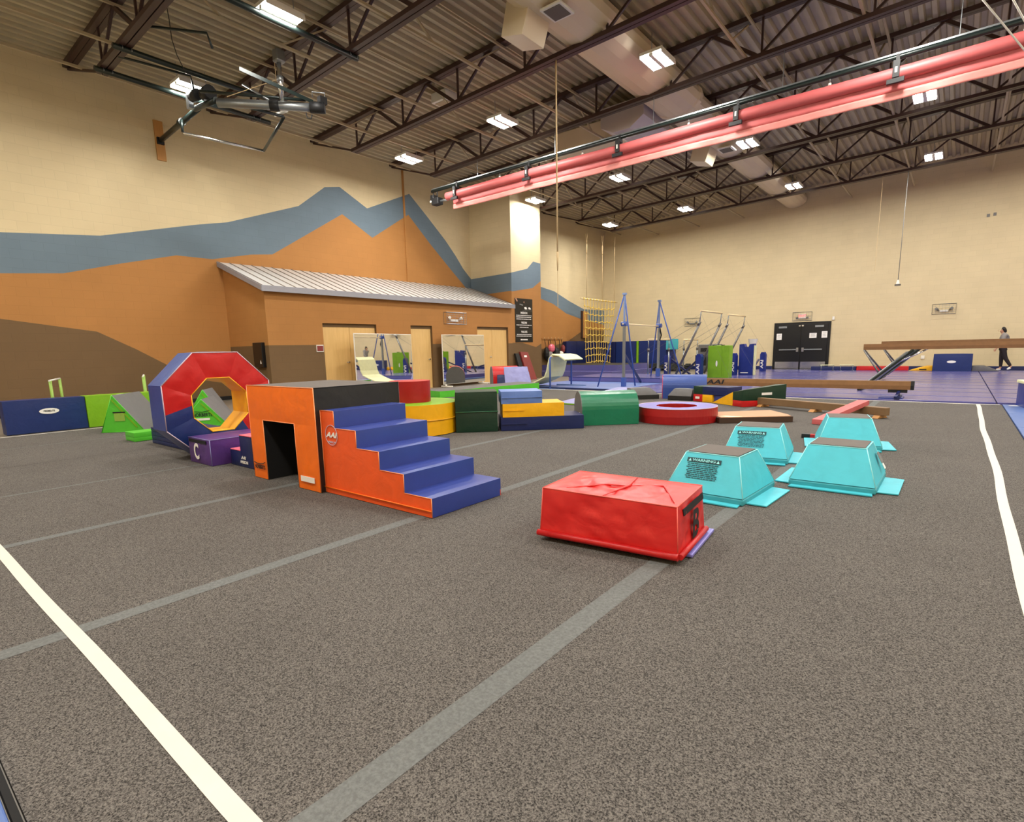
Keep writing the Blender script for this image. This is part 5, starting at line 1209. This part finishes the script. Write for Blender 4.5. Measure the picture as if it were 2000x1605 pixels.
t = thing('wall_post', 'tall pale wooden box panel on the mural wall left of the cargo net', 'wooden panel', (XW, 26.43, 1.78)); b = MB(); b.box(0, 0, 0, .10, .10, 1.46, 'boardedge'); b.box(0, .10, 0, .12, .50, 1.44, 'plank'); b.build('panel_body', t, bevel=.006)
# hooks with bags
t = thing('hook_rail', 'row of pale hooks on the mural wall beyond the pilaster', 'coat hooks', (XW, 22.7, 1.74))
b = MB(); b.box(0, 0, -.05, .03, 1.9, .03, 'ochreY'); b.build('rail_board', t)
for k in range(6): b = MB(); b.tube([(.03, .1 + .32 * k, 0), (.12, .1 + .32 * k, -.01), (.13, .1 + .32 * k, .06)], .014, 'rope', 6); b.build('hook', t)
for k, (y, z, sx, sy, sz, m, lab) in enumerate(((22.85, 1.0, .14, .16, .32, 'black', 'small black bag hanging nearest the pilaster'), (23.15, .85, .17, .2, .26, 'hoodie', 'grey and white bag hanging under the pink bag'), (23.3, 1.25, .16, .24, .22, 'pink', 'pink bag hanging from the wall hooks'),
      (23.75, 1.0, .18, .22, .30, 'black', 'large black bag hanging in the middle of the hooks'), (24.15, .9, .14, .18, .2, 'white', 'white bag hanging low beside the large black bag'), (24.35, 1.2, .12, .12, .22, 'maroon', 'dark red bag hanging closest to the navy wall mats'))):
    t = thing('hanging_bag', lab, 'bag', (XW + .20, y, z)); b = MB(); n_ = 12
    pr2 = []
    for j in range(7):
        a = -PI / 2 + PI * j / 6; pr2.append((math.cos(a), math.sin(a)))
    ringp = [[(sx * c_ * math.cos(2 * PI * i / n_) * (1 + .15 * math.sin(3 * i + j)), sy * c_ * math.sin(2 * PI * i / n_), sz * s_) for i in range(n_)] for j, (c_, s_) in enumerate(pr2)]
    for r0, r1 in zip(ringp[:-1], ringp[1:]):
        for i in range(n_): b.face([r0[i], r0[(i + 1) % n_], r1[(i + 1) % n_], r1[i]], m, True)
    b.build('bag_body', t); b = MB(); b.tube([(-.02, -.05, sz * .8), (-.10, 0, 1.70 - z), (-.02, .05, sz * .8)], .012, 'black', 5); b.build('strap', t)
# folded maroon / black mats leaning by the pilaster
t = thing('leaning_mat', 'maroon folded board with a white label leaning below the banner', 'mat', (XB, 18.0, -.03)); b = MB(); b.hexa([(.35, .12, 0), (.45, .12, 0), (.45, .70, 0), (.35, .70, 0), (.05, -.02, 1.16), (.14, -.02, 1.16), (.14, .50, 1.13), (.05, .50, 1.13)], 'maroon'); b.build('board_body', t, bevel=.008)
b = MB(); b.hexa([(.205, .16, .93), (.21, .16, .93), (.21, .34, .93), (.205, .34, .93), (.18, .16, 1.01), (.185, .16, 1.01), (.185, .34, 1.01), (.18, .34, 1.01)], 'paper'); b.build('white_label', t)
t = thing('leaning_mat', 'black board leaning beside the maroon one under the banner', 'mat', (XB, 17.68, -.03)); b = MB(); b.hexa([(.30, .10, 0), (.40, .10, 0), (.40, .38, 0), (.30, .38, 0), (.03, 0, 1.10), (.12, 0, 1.10), (.12, .24, 1.08), (.03, .24, 1.08)], 'black'); b.build('board_body', t, bevel=.008)
# rolling mirrors
def mirror(lab, y0, y1, x, tilt):
    t = thing('rolling_mirror', lab, 'mirror', (x, y0, -.03), group='rolling mirrors before the storage doors'); w = y1 - y0
    b = MB(); b.box(-.03, 0, .10, .0, w, 1.82, 'white'); b.build('mirror_frame', t, bevel=.006)
    b = MB(); b.box(.001, .015, .115, .004, w - .015, 1.805, 'mirror'); b.build('mirror_glass', t)
    for yy in (.12, w - .12):
        b = MB(); b.box(-.22, yy - .03, .02, .30, yy + .03, .06, 'white'); b.box(-.03, yy - .03, .05, .0, yy + .03, .12, 'white'); b.build('foot', t, bevel=.005)
        for xx in (-.2, .28): b = MB(); b.tube([(xx, yy - .02, .02), (xx, yy + .02, .02)], .02, 'black', 8); b.build('caster', t)
    t.rotation_euler = (0, 0, tilt); return t
mirror('large rolling mirror in front of the first storage doors', 9.60, 12.02, -13.58, math.radians(7.0))
mirror('rolling mirror in front of the far storage double doors', 13.35, 15.60, -13.85, math.radians(2.0))

# ================================================================== ALONG THE FAR WALL
def low(name, lab, cat, x0, x1, y0, y1, h, m, wedge=0):
    t = thing(name, lab, cat, (x0, y0, .028)); b = MB(); w = x1 - x0; d = y1 - y0
    if wedge == 0: b.pbox(0, 0, 0, w, d, h, m)
    elif wedge == 1: b.phexa([(0, 0, 0), (w, 0, 0), (w, d, 0), (0, d, 0), (w * .75, 0, h), (w, 0, h), (w, d, h), (w * .75, d, h)], m)
    else: b.phexa([(0, 0, 0), (w, 0, 0), (w, d, 0), (0, d, 0), (0, 0, h), (w * .45, 0, h), (w * .45, d, h), (0, d, h)], m)
    b.build('mat_cover', t); return t
low('low_mat', 'long red low mat along the far wall under the high beam legs', 'mat', -3.35, -1.55, 27.7, 28.2, .17, 'red')
low('low_mat', 'long navy low mat right of the exit doors along the far wall', 'mat', -5.1, -3.38, 27.7, 28.2, .15, 'navy')
t = low('foam_wedge', 'yellow wedge on the floor left of the dark blue mat at the far wall', 'foam wedge', -1.52, -.76, 27.6, 28.15, .19, 'yellow', 1)
b = MB(); b.box(.35, -.01, .03, .58, 0, .07, 'black'); b.build('handle_slot', t)
t = low('upright_mat', 'dark blue oblong mat with white oval badge standing at the far wall', 'mat', -.74, .44, 27.3, 27.7, .66, 'deepblue')
b = MB(); b.face([(.56 + .14 * math.cos(2 * PI * k / 24), -.012, .36 + .05 * math.sin(2 * PI * k / 24)) for k in range(24)], 'paper'); b.build('badge', t)
low('foam_wedge', 'grey wedge sloping down toward the walking person at the far wall', 'foam wedge', .46, 1.25, 27.4, 28.0, .20, 'greyv', 2)
for x, y, lab in ((-4.6, 26.9, 'small white floor bar frame nearer the exit doors'), (-3.9, 27.1, 'small white floor bar frame nearer the high beam legs')):
    t = thing('parallette', lab, 'floor bar', (x, y, .03), math.radians(25), 'small floor bars at the far wall'); b = MB(); b.tube([(0, 0, .24), (.55, 0, .24)], .02, 'cream', 8); b.build('rail', t)
    for xx in (.04, .51):
        b = MB(); b.tube([(xx, 0, .24), (xx, 0, .02)], .015, 'galv', 6); b.build('post', t); b = MB(); b.tube([(xx, -.15, .015), (xx, .15, .015)], .015, 'galv', 6); b.build('foot', t)

# ================================================================== PERSON
def skin_body(name, verts, edges, radii, m, parent, sub=2, root=0):
    me = bpy.data.meshes.new(name); me.from_pydata(verts, edges, []); me.materials.append(M[m])
    o = bpy.data.objects.new(name, me); COL.objects.link(o); o.parent = parent
    s_ = o.modifiers.new('skin', 'SKIN'); s_.use_smooth_shade = True
    for v, r in zip(me.skin_vertices[0].data, radii): v.radius = (r, r) if not isinstance(r, tuple) else r
    me.skin_vertices[0].data[root].use_root = True
    sb = o.modifiers.new('sub', 'SUBSURF'); sb.levels = sub; sb.render_levels = sub
    return o
ps = thing('person', 'person with dark hair, grey hoodie, dark leggings and white shoes walking past the far wall', 'person', (1.32, 28.0, .03), 0)
ps.scale = (1.0, 1.0, 1.0)
# walking toward -X, head slightly bowed
Bv = [(0, 0, .86), (0, 0, 1.02), (-.02, 0, 1.20), (-.03, 0, 1.33), (-.07, 0, 1.40), (-.10, 0, 1.46), (-.125, 0, 1.53),     # pelvis..head 0-6
      (-.02, -.10, .82), (.07, -.10, .48), (.27, -.10, .14), (.17, -.10, .06),       # trailing leg 7-10
      (-.01, .10, .82), (-.03, .09, .46), (-.02, .09, .09), (-.14, .09, .04),        # front leg 11-14
      (-.04, -.17, 1.31), (-.06, -.20, 1.06), (-.20, -.19, .86), (-.24, -.19, .80),  # near arm 15-18
      (-.04, .17, 1.31), (.06, .20, 1.08), (.02, .20, .86), (.0, .20, .80)]          # far arm
Be = [(0, 1), (1, 2), (2, 3), (3, 4), (4, 5), (5, 6), (0, 7), (7, 8), (8, 9), (9, 10), (0, 11), (11, 12), (12, 13), (13, 14), (3, 15), (15, 16), (16, 17), (17, 18), (3, 19), (19, 20), (20, 21), (21, 22)]
Br = [.11, .10, .12, .10, .05, .06, .085, .085, .055, .035, .03, .085, .055, .035, .03, .05, .038, .028, .03, .05, .038, .028, .03]
skin_body('person_body', Bv, Be, Br, 'skin', ps)
for hv, s_ in ((Bv[18], 1), (Bv[22], 1)):
    h = Vector(hv)
    hvs = [tuple(h + Vector((.02, 0, .03))), tuple(h + Vector((-.01, 0, -.02)))]; hes = [(0, 1)]; hr = [.022, .028]
    for f_ in range(4):
        a = h + Vector((-.03 + .014 * f_, .0, -.045)); c_ = a + Vector((-.012, -.006, -.035 + .004 * abs(f_ - 1.5))); i = len(hvs); hvs += [tuple(a), tuple(c_)]; hes += [(1, i), (i, i + 1)]; hr += [.008, .007]
    i = len(hvs); hvs += [tuple(h + Vector((-.045, 0, -.005))), tuple(h + Vector((-.06, 0, -.035)))]; hes += [(1, i), (i, i + 1)]; hr += [.009, .008]
    skin_body('hand', hvs, hes, hr, 'skin', ps, 1)
b = MB(); b.tube([(-.205, 0, 1.512), (-.222, 0, 1.50), (-.212, 0, 1.492)], [.010, .014, .008], 'skin', 8); b.build('nose', ps)
for s_ in (-1, 1):
    b = MB(); b.tube([(-.196, s_ * .032, 1.538), (-.203, s_ * .032, 1.538)], .009, 'hair', 8); b.build('eye', ps)
    b = MB(); b.tube([(-.115, s_ * .084, 1.50), (-.11, s_ * .092, 1.535)], .014, 'skin', 8); b.build('ear', ps)
b = MB(); b.tube([(-.197, -.02, 1.468), (-.203, 0, 1.466), (-.197, .02, 1.468)], .005, 'maroon', 6); b.build('mouth', ps)
skin_body('hair', [(-.13, 0, 1.58), (-.07, 0, 1.575), (-.03, 0, 1.50), (.0, 0, 1.41)], [(0, 1), (1, 2), (2, 3)], [.075, .088, .07, .045], 'hair', ps)
skin_body('hoodie', [(0, 0, .90), (0, 0, 1.04), (-.02, 0, 1.21), (-.03, 0, 1.33), (.03, 0, 1.40), (-.04, -.18, 1.31), (-.06, -.21, 1.06), (-.19, -.195, .89), (-.04, .18, 1.31), (.06, .21, 1.08), (.025, .205, .90)],
          [(0, 1), (1, 2), (2, 3), (3, 4), (3, 5), (5, 6), (6, 7), (3, 8), (8, 9), (9, 10)], [.165, .16, .17, .14, .095, .085, .068, .052, .085, .068, .052], 'hoodie', ps)
skin_body('leggings', [(0, 0, .90), (-.02, -.10, .80), (.07, -.10, .48), (.26, -.10, .16), (-.01, .10, .80), (-.03, .09, .46), (-.02, .09, .12)],
          [(0, 1), (1, 2), (2, 3), (0, 4), (4, 5), (5, 6)], [.14, .11, .075, .05, .11, .075, .05], 'leggings', ps)
for p, q in (((.27, -.10, .12), (.15, -.10, .05)), ((.0, .09, .06), (-.15, .09, .035))):
    skin_body('shoe', [p, tuple((Vector(p) + Vector(q)) / 2 + Vector((0, 0, -.005))), q], [(0, 1), (1, 2)], [.045, .045, .035], 'white', ps)
EXPOSURE = 0.0

# ================================================================== CAMERA AND VIEW
cam = bpy.data.cameras.new('camera'); co = bpy.data.objects.new('camera', cam); COL.objects.link(co)
f_px, yaw, pitch, roll = 1066.43, -0.6824, 0.1683, 0.0222
fwd = Vector((math.sin(yaw) * math.cos(pitch), math.cos(yaw) * math.cos(pitch), -math.sin(pitch)))
right = Vector((math.cos(yaw), -math.sin(yaw), 0)); down = fwd.cross(right)
r2 = math.cos(roll) * right + math.sin(roll) * down; d2 = -math.sin(roll) * right + math.cos(roll) * down
mat = Matrix((r2, -d2, -fwd)).transposed().to_4x4(); mat.translation = Vector((0, 0, 1.23))
co.matrix_world = mat
cam.sensor_fit = 'HORIZONTAL'; cam.sensor_width = 36; cam.lens = 36 * f_px / 2000
cam.shift_y = (863.63 - 802.5) / 2000; cam.clip_start = 0.05; cam.clip_end = 200
sc.camera = co
w = bpy.data.worlds.new('world'); sc.world = w; w.use_nodes = True
w.node_tree.nodes['Background'].inputs[0].default_value = (0.9, 0.8, 0.65, 1); w.node_tree.nodes['Background'].inputs[1].default_value = 0.02
vs = sc.view_settings; vs.view_transform = 'Standard'; vs.look = 'None'; vs.gamma = 1.0; vs.use_curve_mapping = False; vs.exposure = EXPOSURE
